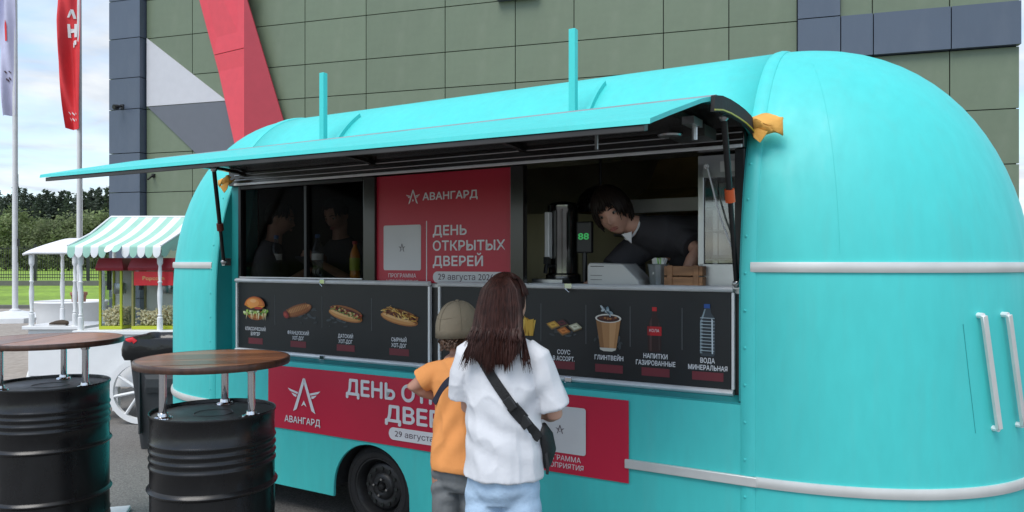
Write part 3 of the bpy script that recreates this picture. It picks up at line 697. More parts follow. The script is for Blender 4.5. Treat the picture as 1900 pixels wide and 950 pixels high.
def sauces():
    a = Art(); r = random.Random(5); smoke(a, 0, -.5, r, 20, .55, .22)
    for x, z, c1, c2 in ((-.1, .45, '2A1418', '5A1A28'), (-.58, .22, 'B9862E', 'D9AE4A'), (.62, .12, 'A8A68C', 'D6D4BC'), (0, -.32, 'A85E1E', 'D0803A')):
        q = [(x-.34, z+.12), (x+.1, z+.44), (x+.40, z-.02), (x-.04, z-.36)]; a.poly([(u, w-.13) for u, w in q], '6E5A3A'); a.poly(q, c1)
        a.poly([(x+(u-x)*.68, z+(w-z)*.68) for u, w in q], c2); a.ell(x+.03, z+.04, .12, .09, c1, .3, 8)
    return a
def cup():
    a = Art(); r = random.Random(6); smoke(a, .1, -.6, r, 16, .7, .16)
    a.ell(.02, -.84, .72, .12, '15171A'); a.poly([(-.88, .5), (.88, .5), (.56, -.86), (.3, -.95), (-.3, -.95), (-.56, -.86)], 'A87A4E')
    a.poly([(-.88, .5), (-.5, .5), (-.28, -.93), (-.56, -.86)], '8A6038'); a.poly([(.1, .5), (.6, .5), (.38, -.9), (.08, -.95)], 'BE9062')
    a.ell(0, .5, .92, .20, 'D8D4CC'); a.ell(0, .49, .80, .15, '3A1810')
    for k in range(14): a.ell(r.uniform(-.55, .55), .49+r.uniform(-.07, .07), .1, .04, r.choice(('7A4A2A', '5A2412', 'A8703E')), 0, 6)
    a.poly([(-.58, -.82), (.58, -.82), (.54, -.9), (.3, -.97), (-.3, -.97), (-.54, -.9)], 'C9C4BA')
    for k in range(12): a.ell(-.05+r.gauss(0, .18), .78+r.gauss(0, .1), .15, .06, r.choice(('6F8A98', '92A6B0', '4A5A64', 'B0BCC2')), r.uniform(0, 3), 8)
    return a
def cola():
    a = Art(); a.poly([(-.28, .86), (.28, .86), (.32, .62), (.62, .38), (.86, .1), (.86, -.9), (.7, -1), (-.7, -1), (-.86, -.9), (-.86, .1), (-.62, .38), (-.32, .62)], '2A1414')
    a.poly([(-.6, .3), (-.35, .55), (-.35, -.95), (-.62, -.95)], '4A3030'); a.poly([(.5, .3), (.62, .3), (.7, -.9), (.55, -.9)], '3A2A2A')
    a.poly([(-.3, 1.0), (.3, 1.0), (.3, .82), (-.3, .82)], 'C01C22'); a.poly([(-.9, .14), (.9, .14), (.9, -.26), (-.9, -.26)], 'B8141E')
    a.poly([(-.9, .14), (-.55, .14), (-.55, -.26), (-.9, -.26)], '8E0E16'); return a
def water():
    a = Art(); r = random.Random(8)
    a.poly([(-.35, .84), (.35, .84), (.42, .66), (.8, .5), (.92, .25), (.86, -.1), (.92, -.9), (.7, -1), (-.7, -1), (-.92, -.9), (-.86, -.1), (-.92, .25), (-.8, .5), (-.42, .66)], '39434A')
    a.poly([(-.35, .8), (-.2, .8), (-.55, .4), (-.6, -.9), (-.85, -.9), (-.85, .3)], '8FA0A8')
    for k in range(11): z = .48-k*.125; a.poly([(-.85, z), (.85, z-.01), (.85, z-.035), (-.85, z-.03)], 'A9B8C0'); a.poly([(-.7, z-.05), (.7, z-.05), (.7, z-.09), (-.7, z-.09)], '232A2F')
    a.poly([(.5, .45), (.7, .4), (.72, -.9), (.55, -.9)], 'C3CED4'); a.poly([(-.36, 1), (.36, 1), (.36, .84), (-.36, .84)], '1F4E96'); return a
def board(s0, s1, items, dividers, label):
    b = on_trailer('menu_board', label, 'menu board', 'menu boards under the counter')
    g = MB(); g.b2((s0+.012, .108, 1.012), (s1-.012, .1195, 1.486)); obj('menu_panel', g, K['menu'], b, 0)
    def rail(pts, r, nm='frame_rail'): g = MB(); g.tube(pts, r, 10, side=(0, 1, 0)); return obj(nm, g, K['alu'], b)
    rail([(s0-.002, .103, 1.494), (s1+.002, .103, 1.494)], [(.019, .015)]*2); rail([(s0-.002, .103, 1.015), (s1+.002, .103, 1.015)], [(.019, .015)]*2)
    for x in (s0, s1): g = MB(); g.b2((x-.007, .098, 1.031), (x+.007, .121, 1.478)); obj('frame_post', g, K['alu'], b, 0, .002)
    ms = (s0+s1)/2
    for z in (1.494, 1.012):
        g = MB(); g.b2((ms-.02, .078, z-.012), (ms+.02, .086, z+.016)); g.tube([(ms-.02, .08, z-.01), (ms+.01, .074, z-.03)], .004, 6); obj('clip', g, K['chrome'], b, 0, .002)
    Y = .1078
    for x in dividers: g = MB(); g.b2((x-.002, Y-.0008, 1.20), (x+.002, Y, 1.40)); obj('divider_line', g, K['line_print'], b, 0)
    for art, x, cz, w, h, lines, zt, px, pw in items:
        if art: art().put(b, x, cz, w, h, Y-.0004)
        for i, (t, tw) in enumerate(lines): text(t, (px, Y-.0012, zt-.034*i-.012), .023, K['white_print'], b, tw, bold=.022)
        if pw:
            g = MB(); g.b2((px-pw/2, Y-.001, 1.063), (px+pw/2, Y, 1.103)); obj('price_box', g, K['price'], b, 0)
    return b
board(-1.345, .312, [
    (burger, -1.155, 1.305, .245, .165, [('КЛАССИЧЕСКИЙ', .2), ('БУРГЕР', .09)], 1.166, -1.161, .14),
    (lambda: dog('french'), -.755, 1.30, .28, .175, [('ФРАНЦУЗСКИЙ', .195), ('ХОТ-ДОГ', .105)], 1.158, -.755, .14),
    (lambda: dog('danish'), -.341, 1.295, .30, .155, [('ДАТСКИЙ', .125), ('ХОТ-ДОГ', .115)], 1.158, -.341, .15),
    (lambda: dog('cheese'), .085, 1.290, .30, .155, [('СЫРНЫЙ', .115), ('ХОТ-ДОГ', .115)], 1.158, .085, .148)], (-.972, -.543, -.129),
    'black menu board on the left with a burger and three hot dogs printed on it')
board(.384, 2.056, [
    (None, .55, 1.3, .2, .15, [], 1.15, .55, .14), (fries, .93, 1.275, .16, .14, [], 1.15, .85, .14),
    (sauces, 1.181, 1.278, .215, .105, [('СОУС', .075), ('В АССОРТ.', .125)], 1.152, 1.181, .125),
    (cup, 1.433, 1.280, .155, .225, [('ГЛИНТВЕЙН', .155)], 1.138, 1.435, .15),
    (cola, 1.675, 1.29, .080, .22, [('НАПИТКИ', .122), ('ГАЗИРОВАННЫЕ', .2)], 1.162, 1.68, .142),
    (water, 1.935, 1.30, .080, .245, [('ВОДА', .068), ('МИНЕРАЛЬНАЯ', .185)], 1.158, 1.936, .148)], (.70, 1.046, 1.308, 1.549, 1.813),
    'black menu board on the right with sauces, cup and two bottles printed on it')
text('КОЛА', (1.675, .1045, 1.279), .014, K['white_print'], bpy.data.objects['menu_board.001'], .05, bold=.0)
# orange cloths stuffed in the hatch corners
def cloth(label, s, d, z, L_, wd, sg):
    c = on_trailer('folded_cloth', label, 'cloth', 'orange cloths at the hatch corners')
    g = MB(); R = []
    for i in range(15):
        u = i/14; rg = []
        for k in range(9):
            v = k/8-.5; x = s+sg*u*L_; rr = wd*(.6+.4*u)
            rg.append((x, d-.03*sin(pi*(v+.5))-.015*sin(u*5+v*4), z+v*rr*2-.03*u+.012*sin(u*7+v*9)))
        R.append(rg)
    g.rings(R, False, closed=False); o = obj('cloth_fold', g, K['yellow'], c, 60); q = o.modifiers.new('s', 'SOLIDIFY'); q.thickness = .006
    g = MB(); g.add([(s+sg*L_*.1, d-.02, z-.02), (s+sg*L_*.62, d-.045, z-.055), (s+sg*L_*.38, d-.035, z-.100), (s+sg*L_*.2, d-.03, z-.075)], [(0, 1, 2, 3)])
    o = obj('cloth_corner', g, K['yellow'], c, 0); q = o.modifiers.new('s', 'SOLIDIFY'); q.thickness = .006
cloth('pale orange cloth hanging out of the right hatch corner beside the dome', 2.125, .10, 2.255, .155, .046, 1)
cloth('dark orange cloth stuffed at the left hatch corner by the gas strut', -1.30, .035, 2.19, -.13, .022, 1)
# ------------------------------------------------------------------ things on the counter
def tw(s, d, z): return Vector(TL)+Matrix.Rotation(TZ, 3, 'Z') @ Vector((s, d, z))
def cthing(name, label, cat, s, d, z=1.4975, group=None, rz=0): return thing(name, label, cat, tw(s, d, z), TZ+rz, group)
def bottle(label, s, d, juice=False):
    b = cthing('drink_bottle', label, 'bottle', s, d, group='bottles behind the left window')
    pr = [(.0, 0), (.028, 0), (.033, .006), (.034, .05), (.030, .09), (.034, .12), (.035, .17), (.031, .2), (.017, .235), (.0125, .245), (.0125, .262)]
    g = MB(); g.lathe([(r*(.95 if juice else 1.1), z*(.9 if juice else 1.08)) for r, z in pr], 20); obj('bottle_body', g, K['juice'] if juice else K['bottle'], b)
    k = .9 if juice else 1.08
    g = MB(); g.lathe([(.015, .262*k), (.016, .264*k), (.016, .282*k), (.013, .285*k)], 14); obj('cap', g, K['capred'] if juice else K['capblue'], b)
    g = MB(); q = .034 if juice else .0392; g.lathe([(q, .075*k if juice else .125*k), (q, .165*k)], 20, cap=False); obj('label_wrap', g, K['label_m'] if not juice else K['lime'], b)
bottle('clear water bottle leftmost behind the dark left window', -1.13, .26)
bottle('clear water bottle in the middle of the dark left window', -.735, .26)
bottle('small orange drink bottle with red cap near the brown window post', -.385, .24, True)
# steel drinks boiler
b = cthing('drinks_boiler', 'tall steel drinks boiler beside the brown post in the right window', 'boiler', 1.02, .42)
g = MB(); g.lathe([(0, 0), (.095, 0), (.10, .01), (.10, .05), (.085, .06), (.085, .40), (.09, .41), (.09, .44), (.07, .455), (.02, .465), (0, .466)], 32); obj('tank', g, K['boiler'], b)
g = MB(); g.b2((-.055, -.125, .14), (-.025, -.085, .40)); obj('level_gauge', g, K['alu'], b, 0, .004)
g = MB(); g.tube([(-.04, -.08, .10), (-.04, -.13, .10), (-.04, -.14, .06)], .012, 10); g.box((-.04, -.12, .13), (.03, .03, .04)); obj('tap', g, K['black'], b)
g = MB(); g.b2((-.10, -.19, .0), (.09, -.10, .03)); obj('drip_tray', g, K['steel'], b, 0, .004)
# heat lamps
for s, d, z, lab in ((1.16, .62, 1.975, 'black domed heat lamp hanging above the drinks boiler'), (2.02, .8, 2.06, 'black domed heat lamp hanging behind the worker')):
    h = cthing('heat_lamp', lab, 'lamp', s, d, z, 'heat lamps in the trailer')
    g = MB(); g.lathe([(.14, -.07), (.138, -.02), (.12, .03), (.08, .07), (.03, .09), (.0, .092)], 28, cap=False); o = obj('lamp_shade', g, K['blackgloss'], h); q = o.modifiers.new('s', 'SOLIDIFY'); q.thickness = .004
    g = MB(); g.lathe([(.137, -.068), (.11, -.03), (.05, .02), (0, .03)], 28, cap=False); obj('reflector', g, M('brass_reflector', (.5, .38, .12), .3, .9), h)
    g = MB(); g.tube([(0, 0, .09), (0, 0, 2.40-z)], .008, 8); obj('stem', g, K['black'], h)
hd_ = cthing('extractor_hood', 'brushed steel extractor hood along the back wall behind the worker', 'extractor hood', 1.62, 1.25, 1.93)
g = MB(); g.prism([(-.30, .06), (-.30, .0), (.48, .0), (.48, .40), (.25, .40), (.0, .16)], -.42, .42, 'yz'); obj('hood_shell', g, K['brasssteel'], hd_, 0, .01)
g = MB(); g.b2((-.43, -.33, -.012), (.43, -.301, .07)); obj('hood_rim', g, K['alu_white'], hd_, 0, .004)
ws = cthing('wall_shelf', 'narrow steel shelf on the back wall behind the drinks boiler', 'shelf', 1.12, 1.68, 1.80)
g = MB(); g.b2((-.28, -.12, 0), (.28, .15, .02)); obj('shelf_board', g, K['steel'], ws, 0, .003)
for i in range(5):
    k = cthing('paper_cups', 'stack of white paper cups on the back shelf', 'cups', .90+.105*i, 1.66, 1.8205, 'cup stacks on the back shelf'); k['label'] = ('leftmost', 'second', 'middle', 'fourth', 'rightmost')[i]+' stack of pale paper cups on the back shelf'
    g = MB(); pr_ = [(0, 0), (.028, 0)]
    for q in range(9-i % 3*2): pr_ += [(.034, .03+.016*q), (.041, .040+.016*q), (.041, .043+.016*q), (.036, .044+.016*q)]
    pr_ += [(0, pr_[-1][1])]; g.lathe(pr_, 16); obj('cup_stack', g, K['cash'] if i % 2 else K['crate'], k)
# price display on a post
p = cthing('price_display', 'slim black display with green digits on a stand behind the counter', 'display', 1.22, .28)
g = MB(); g.b2((-.045, -.015, .17), (.045, .02, .34)); obj('display_housing', g, K['black'], p, 0, .008)
g = MB(); g.tube([(0, 0, .01), (0, 0, .175)], .013, 10); g.lathe([(0, 0), (.055, 0), (.055, .008), (.02, .016), (0, .016)], 20); obj('stand', g, K['black'], p)
text('88', (0, -.0165, .243), .035, K['screen'], p, .062)
p = cthing('receipt_printer', 'small silver receipt printer behind the white cash register', 'printer', 1.355, .50, rz=0)
g = MB(); g.b2((-.10, -.08, 0), (.10, .08, .12)); obj('printer_body', g, K['steel'], p, 0, .012)
g = MB(); g.b2((-.08, -.083, .03), (.08, -.0805, .09)); obj('paper_door', g, K['alu'], p, 0)
g = MB(); g.b2((-.03, -.086, .055), (.03, -.0835, .065)); obj('slot', g, K['black'], p, 0)
p = cthing('cash_register', 'white plastic cash register seen from behind on the counter', 'cash register', 1.43, .24)
g = MB(); g.prism([(-.145, 0), (.145, 0), (.135, .03), (.05, .113), (-.135, .118), (-.145, .1)], -.07, .13, 'xz'); obj('register_body', g, K['cash'], p, 0, .008)
g = MB(); g.b2((-.125, -.0715, .098), (-.05, -.0705, .101)); g.b2((-.125, -.0715, .03), (-.06, -.0705, .032)); g.b2((-.125, -.0715, .052), (-.06, -.0705, .054)); obj('vent_slot', g, K['gap'], p, 0)
p = cthing('tin_bucket', 'ribbed tin bucket full of paper sachets between register and crate', 'bucket', 1.655, .22)
g = MB(); R = []
for r, z in ((.038, 0), (.040, .004), (.050, .105), (.054, .11), (.050, .112), (.040, .02)): R.append([((r*(1+.03*cos(12*a)))*cos(a), (r*(1+.03*cos(12*a)))*sin(a), z) for a in [2*pi*k/72 for k in range(72)]])
g.rings(R, True); obj('bucket_body', g, K['tin'], p)
r = random.Random(3)
for i in range(13):
    a = r.uniform(0, 6.28); q = r.uniform(0, .03); g = MB(); g.box((0, 0, .03), (.022, .004, .085), Matrix.Rotation(r.uniform(0, 3), 3, 'Z') @ Matrix.Rotation(r.uniform(-.4, .4), 3, 'Y') @ Matrix.Rotation(r.uniform(-.35, .35), 3, 'X'))
    obj('sachet', g, K['sach'] if i % 4 == 0 else K['sachw'], p, 0, loc=(q*cos(a), q*sin(a), .07))
p = cthing('wooden_crate', 'small slatted wooden crate on the counter by the steel cabinet', 'crate', 1.80, .23)
for z in (.008, .053, .098 if False else .075):
    pass
for z0, z1 in ((.004, .05), (.056, .102)):
    for y in (-.065, .065): g = MB(); g.b2((-.095, y-.005, z0), (.095, y+.005, z1)); obj('slat', g, K['crate'], p, 0, .002)
    for x in (-.09, .09): g = MB(); g.b2((x-.005, -.0595, z0), (x+.005, .0595, z1)); obj('slat', g, K['crate'], p, 0, .002)
for x in (-.065, .065): g = MB(); g.b2((x-.013, -.077, 0), (x+.013, -.0705, .106)); obj('batten', g, K['crate'], p, 0, .002)
g = MB(); g.b2((-.09, -.059, .0), (.09, .059, .003)); obj('crate_bottom', g, K['crate'], p, 0)
# display cabinet
p = cthing('display_cabinet', 'steel food warming cabinet with glass front at the right window edge', 'display cabinet', 1.985, .36)
g = MB()
for x in (-.115, .10): g.b2((x-.015, -.14, .02), (x+.015, -.11, .60)); g.b2((x-.015, .11, .02), (x+.015, .14, .60))
g.b2((-.13, -.14, 0), (.115, .14, .115)); g.b2((-.13, -.14, .53), (.115, .14, .64)); obj('cabinet_frame', g, K['steel'], p, 0, .004)
g = MB(); g.b2((.116, -.14, .0), (.12, .14, .64)); obj('side_plate', g, K['steel'], p, 0)
for z in (.13, .27, .39):
    g = MB(); g.b2((-.10, -.12, z), (.085, .12, z+.006)); obj('shelf', g, K['alu'], p, 0)
g = MB(); g.b2((-.098, -.128, .117), (.083, -.125, .528)); obj('glass_front', g, K['cabglass'], p, 0)
g = MB(); g.b2((-.098, .118, .117), (.083, .124, .528)); obj('back_plate', g, K['steel'], p, 0)
g = MB(); g.b2((-.02, -.1425, .555), (.075, -.1405, .605)); obj('type_plate', g, K['alu_white'], p, 0)
g = MB(); g.b2((-.075, -.10, .137), (.06, .1, .155)); obj('tray', g, K['steel'], p, 0, .004)
c = cthing('power_cable', 'thin white cable hanging down in front of the steel cabinet', 'cable', 1.985, .36)
g = MB(); g.tube([(-.085, -.146, .585), (-.075, -.165, .57), (-.05, -.17, .48), (-.01, -.175, .33), (.04, -.175, .2), (.09, -.17, .12), (.10, -.17, .06)], .0045, 8); g.ball((-.085, -.146, .585), .014, 8, 6); obj('cord', g, K['white'], c)
# ------------------------------------------------------------------ people
def head_mb(mb, c, rot, k=1.0):
    """sculpted head, face towards +y of rot"""
    R = []; nu, nv = 56, 44
    for j in range(1, nv):
        t = pi*j/nv; rg = []
        for i in range(nu):
            a = 2*pi*i/nu; x, y, z = sin(t)*sin(a), sin(t)*cos(a), -cos(t)
            px, py, pz = .076*x, .094*y, .113*z
            if z < 0:
                q = -z; px *= 1-.30*q**1.6; py *= (1-.16*q*q) if y > 0 else (1-.35*q)
            if y > 0:
                f = max(y, 0)**1.5
                def G(x0, z0, sx_, sz_): return math.exp(-((abs(px)-x0)/sx_)**2-((pz-z0)/sz_)**2)
                py += f*(-.012*G(.031, .012, .016, .013)+.006*G(.0, .032, .04, .012)+.026*G(0, -.030, .011, .012)+.016*G(0, -.012, .008, .02)
                         + .008*G(0, -.060, .022, .010)-.004*G(0, -.0625, .02, .003)+.010*G(0, -.092, .02, .014)+.006*G(.042, -.025, .018, .02)-.004*G(0, -.078, .02, .006))
            rg.append(Vector(c)+rot @ (Vector((px, py, pz))*k))
        R.append(rg)
    mb.rings(R, True)
    for q in (-1, 1): mb.ball(Vector(c)+rot @ Vector((q*.076*k, -.008*k, -.012*k)), (.010*k, .020*k, .031*k), 10, 8, rot @ Matrix.Rotation(q*.35, 3, 'Z'))
def face_bits(c, rot, parent, k=1.0, hairmat=None):
    c = Vector(c)
    for q in (-1, 1):
        g = MB(); g.ball(c+rot @ Vector((q*.031*k, .0725*k, .010*k)), (.0135*k, .010*k, .0085*k), 12, 8, rot); e = obj('eye', g, K['eye'], parent)
        g = MB(); g.ball(c+rot @ Vector((q*.031*k, .0805*k, .009*k)), (.006*k, .0035*k, .0068*k), 10, 6, rot); obj('iris', g, K['iris'], e)
        g = MB(); pts = [c+rot @ Vector((q*(.014+.036*t)*k, (.092-.016*t*t)*k, (.030+.006*sin(pi*t))*k)) for t in np.linspace(0, 1, 6)]; g.tube(pts, [.002*k, .0035*k, .0035*k, .003*k, .0025*k, .0012*k], 6); obj('eyebrow', g, hairmat or K['hair2'], parent)
    g = MB()
    for z, r_ in ((-.0575, .0035), (-.0655, .0045)):
        pts = [c+rot @ Vector((.022*t*k, (.0955-.010*t*t)*k, (z+(.002 if z > -.06 else -.0)*(1-abs(t)))*k)) for t in np.linspace(-1, 1, 9)]
        g.tube(pts, [r_*k*(1-.75*abs(t)**2) for t in np.linspace(-1, 1, 9)], 8)
    obj('mouth', g, K['lip'], parent)
def hand_mb(mb, w, d, up, k=1.0, curl=.6, side=1):
    """palm from wrist w along d; up = back-of-hand normal; five curled fingers"""
    d = Vector(d).normalized(); up = Vector(up); up = (up-d*up.dot(d)).normalized(); x = d.cross(up)*side; w = Vector(w)
    mb.tube([w-d*.02*k, w+d*.02*k, w+d*.055*k, w+d*.085*k], [(.017*k, .022*k), (.014*k, .030*k), (.013*k, .038*k), (.011*k, .037*k)], 12, side=up, round_cap=True)
    for i, (o_, l) in enumerate(((-.029, .062), (-.010, .072), (.010, .068), (.028, .052))):
        p = w+d*.085*k+x*o_*k; pts = [p-d*.01*k]; a = curl*.35; dd = d
        for sgm in (.45, .32, .23):
            dd = (d*cos(a)-up*sin(a)).normalized(); p = p+dd*l*sgm*k; pts.append(p.copy()); a += curl*(.75+.07*i)
        mb.tube(pts, [.0092*k, .0085*k, .0078*k, .0066*k], 8, round_cap=True)
    p = w+d*.03*k-x*.030*k; pts = [p+x*.012*k, p-x*.012*k+d*.022*k-up*.008*k, p-x*.016*k+d*.050*k-up*.02*k, p-x*.008*k+d*.068*k-up*.03*k]
    mb.tube(pts, [.013*k, .0115*k, .0095*k, .0075*k], 8, round_cap=True)
def arm_mb(mb, sh, el, wr, k=1.0, up=(0, 0, 1), curl=.6, side=1):
    sh, el, wr = Vector(sh), Vector(el), Vector(wr)
    mb.tube([sh, sh.lerp(el, .5), el, el.lerp(wr, .35), wr], [.046*k, .042*k, .035*k, .036*k, (.020*k, .026*k)], 14, round_cap=True)
    hand_mb(mb, wr, wr-el, up, k, curl, side)
def hair_ribbons(mb, c, rot, k, n, lenf, seed, wid=.010, lift=(1.03, 1.10), crown=(0, -.02, 0), hang=None, tmax=None):
    r = random.Random(seed); c = Vector(c)
    for i in range(n):
        ph = r.uniform(0, 2*pi); tm = tmax(ph)*r.uniform(.88, 1.06); q = r.uniform(*lift); pts = []; off = r.uniform(-.25, .25)
        t0 = r.uniform(.02, .5)
        for j in range(9):
            t = t0+(tm-t0)*j/8; a = ph+off*j/8
            p = Vector((.080*q*sin(t)*sin(a), .100*q*sin(t)*cos(a), .117*q*cos(t)))*k
            if t > 1.7: p.x *= .97
            pts.append(c+rot @ p)
        if hang:
            L_, spread = hang(ph, r)
            if L_ > 0:
                p = pts[-1]; dx = (p-c); dx.z = 0
                for j in range(1, 8):
                    u = j/7; pts.append(p+Vector((dx.x*spread*u+.008*sin(u*5+ph*7), dx.y*.15*u, -L_*u)))
        m = len(pts); wr = wid*r.uniform(.6, 1.2); mid = m*.6
        rad = [(wr*min(1, .4+j/3)*min(1, (m-1-j)/(m*.30)+.06), .0035) for j in range(m)]
        t = (pts[1]-pts[0]).normalized(); nn = (pts[len(pts)//2]-c).normalized(); sd = t.cross(nn)
        mb.tube(pts, rad, 5, side=sd if sd.length > .01 else (1, 0, 0))
def fnoise(p, f=(8, 8, 4), o=0): return noise.noise(Vector((p.x*f[0]+o, p.y*f[1]+o, p.z*f[2])))
I3 = Matrix.Identity(3)
# --- woman at the counter
WP = thing('person', 'woman seen from behind in a white t-shirt and light jeans with long dark hair', 'person', (-.035, 2.9, 0), radians(-14), 'customers at the trailer')
HR = Matrix.Rotation(radians(-22), 3, 'Z') @ Matrix.Rotation(radians(-4), 3, 'X'); HC = (.0, .035, 1.452)
g = MB(); head_mb(g, HC, HR, .98)
g.tube([(0, -.005, 1.26), (0, .005, 1.33), (0, .022, 1.42)], [.058, .048, .048], 16, round_cap=True)
g.tube([(0, 0, .80), (0, 0, .92), (0, 0, 1.03), (0, 0, 1.18), (0, -.005, 1.27)], [(.138, .10), (.122, .09), (.11, .08), (.135, .09), (.12, .07)], 24, side=(1, 0, 0), round_cap=True)
arm_mb(g, (-.128, 0, 1.255), (-.155, .055, 1.045), (-.10, .235, 1.06), .9, (0, 0, 1), .6, -1)
arm_mb(g, (.132, 0, 1.255), (.195, .045, 1.035), (.11, .22, 1.00), .9, (0, 0, 1), .6, 1)
for q in (-1, 1):
    g.tube([(q*.062, 0, .84), (q*.078, .01, .62), (q*.082, .01, .44), (q*.084, -.015, .26), (q*.085, -.02, .08)], [.068, .065, .05, .048, .032], 16, round_cap=True)
    g.tube([(q*.085, -.045, .035), (q*.09, .02, .035), (q*.10, .12, .022)], [(.03, .033), (.035, .03), (.018, .036)], 12, side=(0, 0, 1), round_cap=True)
fuse('body', g, K['skin'], WP, .0065, 2); face_bits(HC, HR, WP, .98)
def foldW(p):
    rg = (1-min(1, abs(fnoise(p, (7, 7, 3.0), 14))*2.4))**2; rg2 = (1-min(1, abs(fnoise(Vector((p.x+p.z*.5, p.y, p.z-p.x*.4)), (11, 11, 4.5), 4))*2.4))**2
    d = .006*fnoise(p, (6, 6, 3.2), 3)+.004*rg+.005*rg2-.003
    # drag folds running from the right armpit and down the back
    u = p.x*.8+p.z*.6; w = p.x*.6-p.z*.8
    d += .006*sin(w*42+3*fnoise(p, (5, 5, 5), 1))*math.exp(-((p.x-.13)/.07)**2-((p.z-1.14)/.10)**2)
    d += .004*sin(p.x*60+4*fnoise(p, (4, 4, 2), 2))*math.exp(-((p.z-.90)/.13)**2)
    d += .004*sin((p.z+p.x*.5)*55+3*fnoise(p, (5, 5, 5), 6))*math.exp(-((p.z-.98)/.10)**2)
    return d
g = MB(); rs = [(.800, .154, .125), (.825, .153, .124), (.90, .149, .118), (1.0, .146, .113), (1.1, .148, .113), (1.18, .152, .112), (1.24, .152, .105), (1.285, .145, .092), (1.318, .112, .078), (1.345, .070, .066)]
g.tube([(0, .0, z) for z, _, _ in rs], [(a, b) for _, a, b in rs], 32, side=(1, 0, 0))
for q, el in ((-1, (-.160, .035, 1.092)), (1, (.196, .03, 1.07))):
    g.tube([(q*.09, -.002, 1.283), (q*.135, .0, 1.255), Vector((q*.153, .01, 1.19)), Vector(el)], [(.050, .052), (.058, .062), (.062, .069), (.066, .075)], 20)
ts = fuse('t_shirt', g, K['tee'], WP, .0055, 3, foldW)
g = MB()
g.tube([(0, 0, .70), (0, 0, .76), (0, 0, .85), (0, 0, .90)], [(.10, .09), (.138, .108), (.138, .108), (.130, .10)], 24, side=(1, 0, 0))
for q in (-1, 1): g.tube([(q*.062, 0, .82), (q*.070, .0, .70), (q*.08, .01, .45), (q*.085, -.01, .10)], [.076, .080, .068, .075], 20)
fuse('jeans', g, K['jeans'], WP, .007, 3, lambda p: .004*fnoise(p, (14, 14, 6))+.003*sin(p.z*70+6*fnoise(p, (5, 5, 5)))*math.exp(-((p.z-.72)/.08)**2))
g = MB()
for q in (-1, 1): g.tube([(q*.085, -.055, .035), (q*.09, .03, .04), (q*.10, .13, .028)], [(.035, .038), (.04, .036), (.024, .04)], 14, side=(0, 0, 1), round_cap=True)
obj('shoes', g, K['white'], WP)
g = MB()
hr2 = HR; hc = Vector(HC)
g.ball(hc+HR @ Vector((0, -.014, .016)), (.082, .094, .105), 24, 16, HR)
# hanging mass behind the shoulders
R = []
for z, w_, cx_, cy, th in ((1.53, .050, .0, .02, .04), (1.50, .072, .0, .01, .06), (1.44, .082, .0, -.03, .055), (1.38, .092, .0, -.062, .045), (1.32, .098, .0, -.085, .036), (1.285, .090, -.004, -.096, .028), (1.26, .072, -.008, -.104, .018), (1.245, .05, -.010, -.108, .008)):
    R.append([(cx_+w_*cos(a)*(1+.04*sin(5*a)), cy+th*sin(a), z+.008*sin(4*a)) for a in [2*pi*k/28 for k in range(28)]])
g.rings(R, True)
def tmW(ph):
    back = .5-.5*cos(ph); return 1.05+.5*back if back < .42 else .62
hair_ribbons(g, HC, HR, .99, 420, 1, 11, .0055, (1.04, 1.10), tmax=tmW)
r = random.Random(21)
for i in range(620):      # long locks over the back
    x0 = r.uniform(-.088, .088); e_ = abs(x0)/.088; z1 = 1.212+.045*e_**2+abs(r.gauss(0, .045))+.018*sin(x0*95)+(.07*r.random() if r.random() < .3 else 0); fl = r.uniform(.0, .42)*e_; z1 = min(z1, 1.33)
    x1 = x0*(1.0+fl)-.006+r.gauss(0, .006); yb = .34*x0*x0/.1; q = r.uniform(-.004, .003); wv = r.uniform(-.005, .005)
    pts = [(x0*.12, .01, 1.570), (x0*.45, -.035+q, 1.558), (x0*.82, -.070+.25*x0*x0/.1+q, 1.515), (x0*1.0, -.092+yb+q, 1.45), (x0*1.06+wv, -.108+yb*.8+q, 1.38), ((x0*1.08+x1)/2-wv, -.120+yb*.55+q, 1.38-(1.38-z1)*.38), (x0*.3+x1*.7, -.128+yb*.4+q, 1.38-(1.38-z1)*.70), (x1, -.131+yb*.3+q, z1)]
    w_ = r.uniform(.0022, .0052); g.tube(pts, [(w_*.3, .0015), (w_*.7, .002), (w_, .0025), (w_, .0025), (w_, .0025), (w_*.9, .002), (w_*.65, .002), (w_*.08, .0006)], 4, side=(1, 0, 0))
for i in range(70):       # finer wisps over both shoulders
    q = 1 if i % 2 else -1; l = r.uniform(.3, 1); rx = r.uniform(-.012, .012)
    pts = [(q*.07, -.03, 1.44), (q*(.088+rx*.3), -.055, 1.37), (q*(.098+rx), -.080, 1.32), (q*(.105+rx+.020*l*r.random()), -.098-.01*r.random(), 1.29-.03*l), (q*(.110+rx+.035*l*r.random()), -.108-.01*r.random(), 1.275-.065*l)]
    w_ = r.uniform(.0015, .003); g.tube(pts, [(w_, .002), (w_, .002), (w_, .002), (w_*.7, .0015), (.0003, .0003)], 4, side=(1, 0, 0))
obj('hair', g, K['hair'], WP, 50)
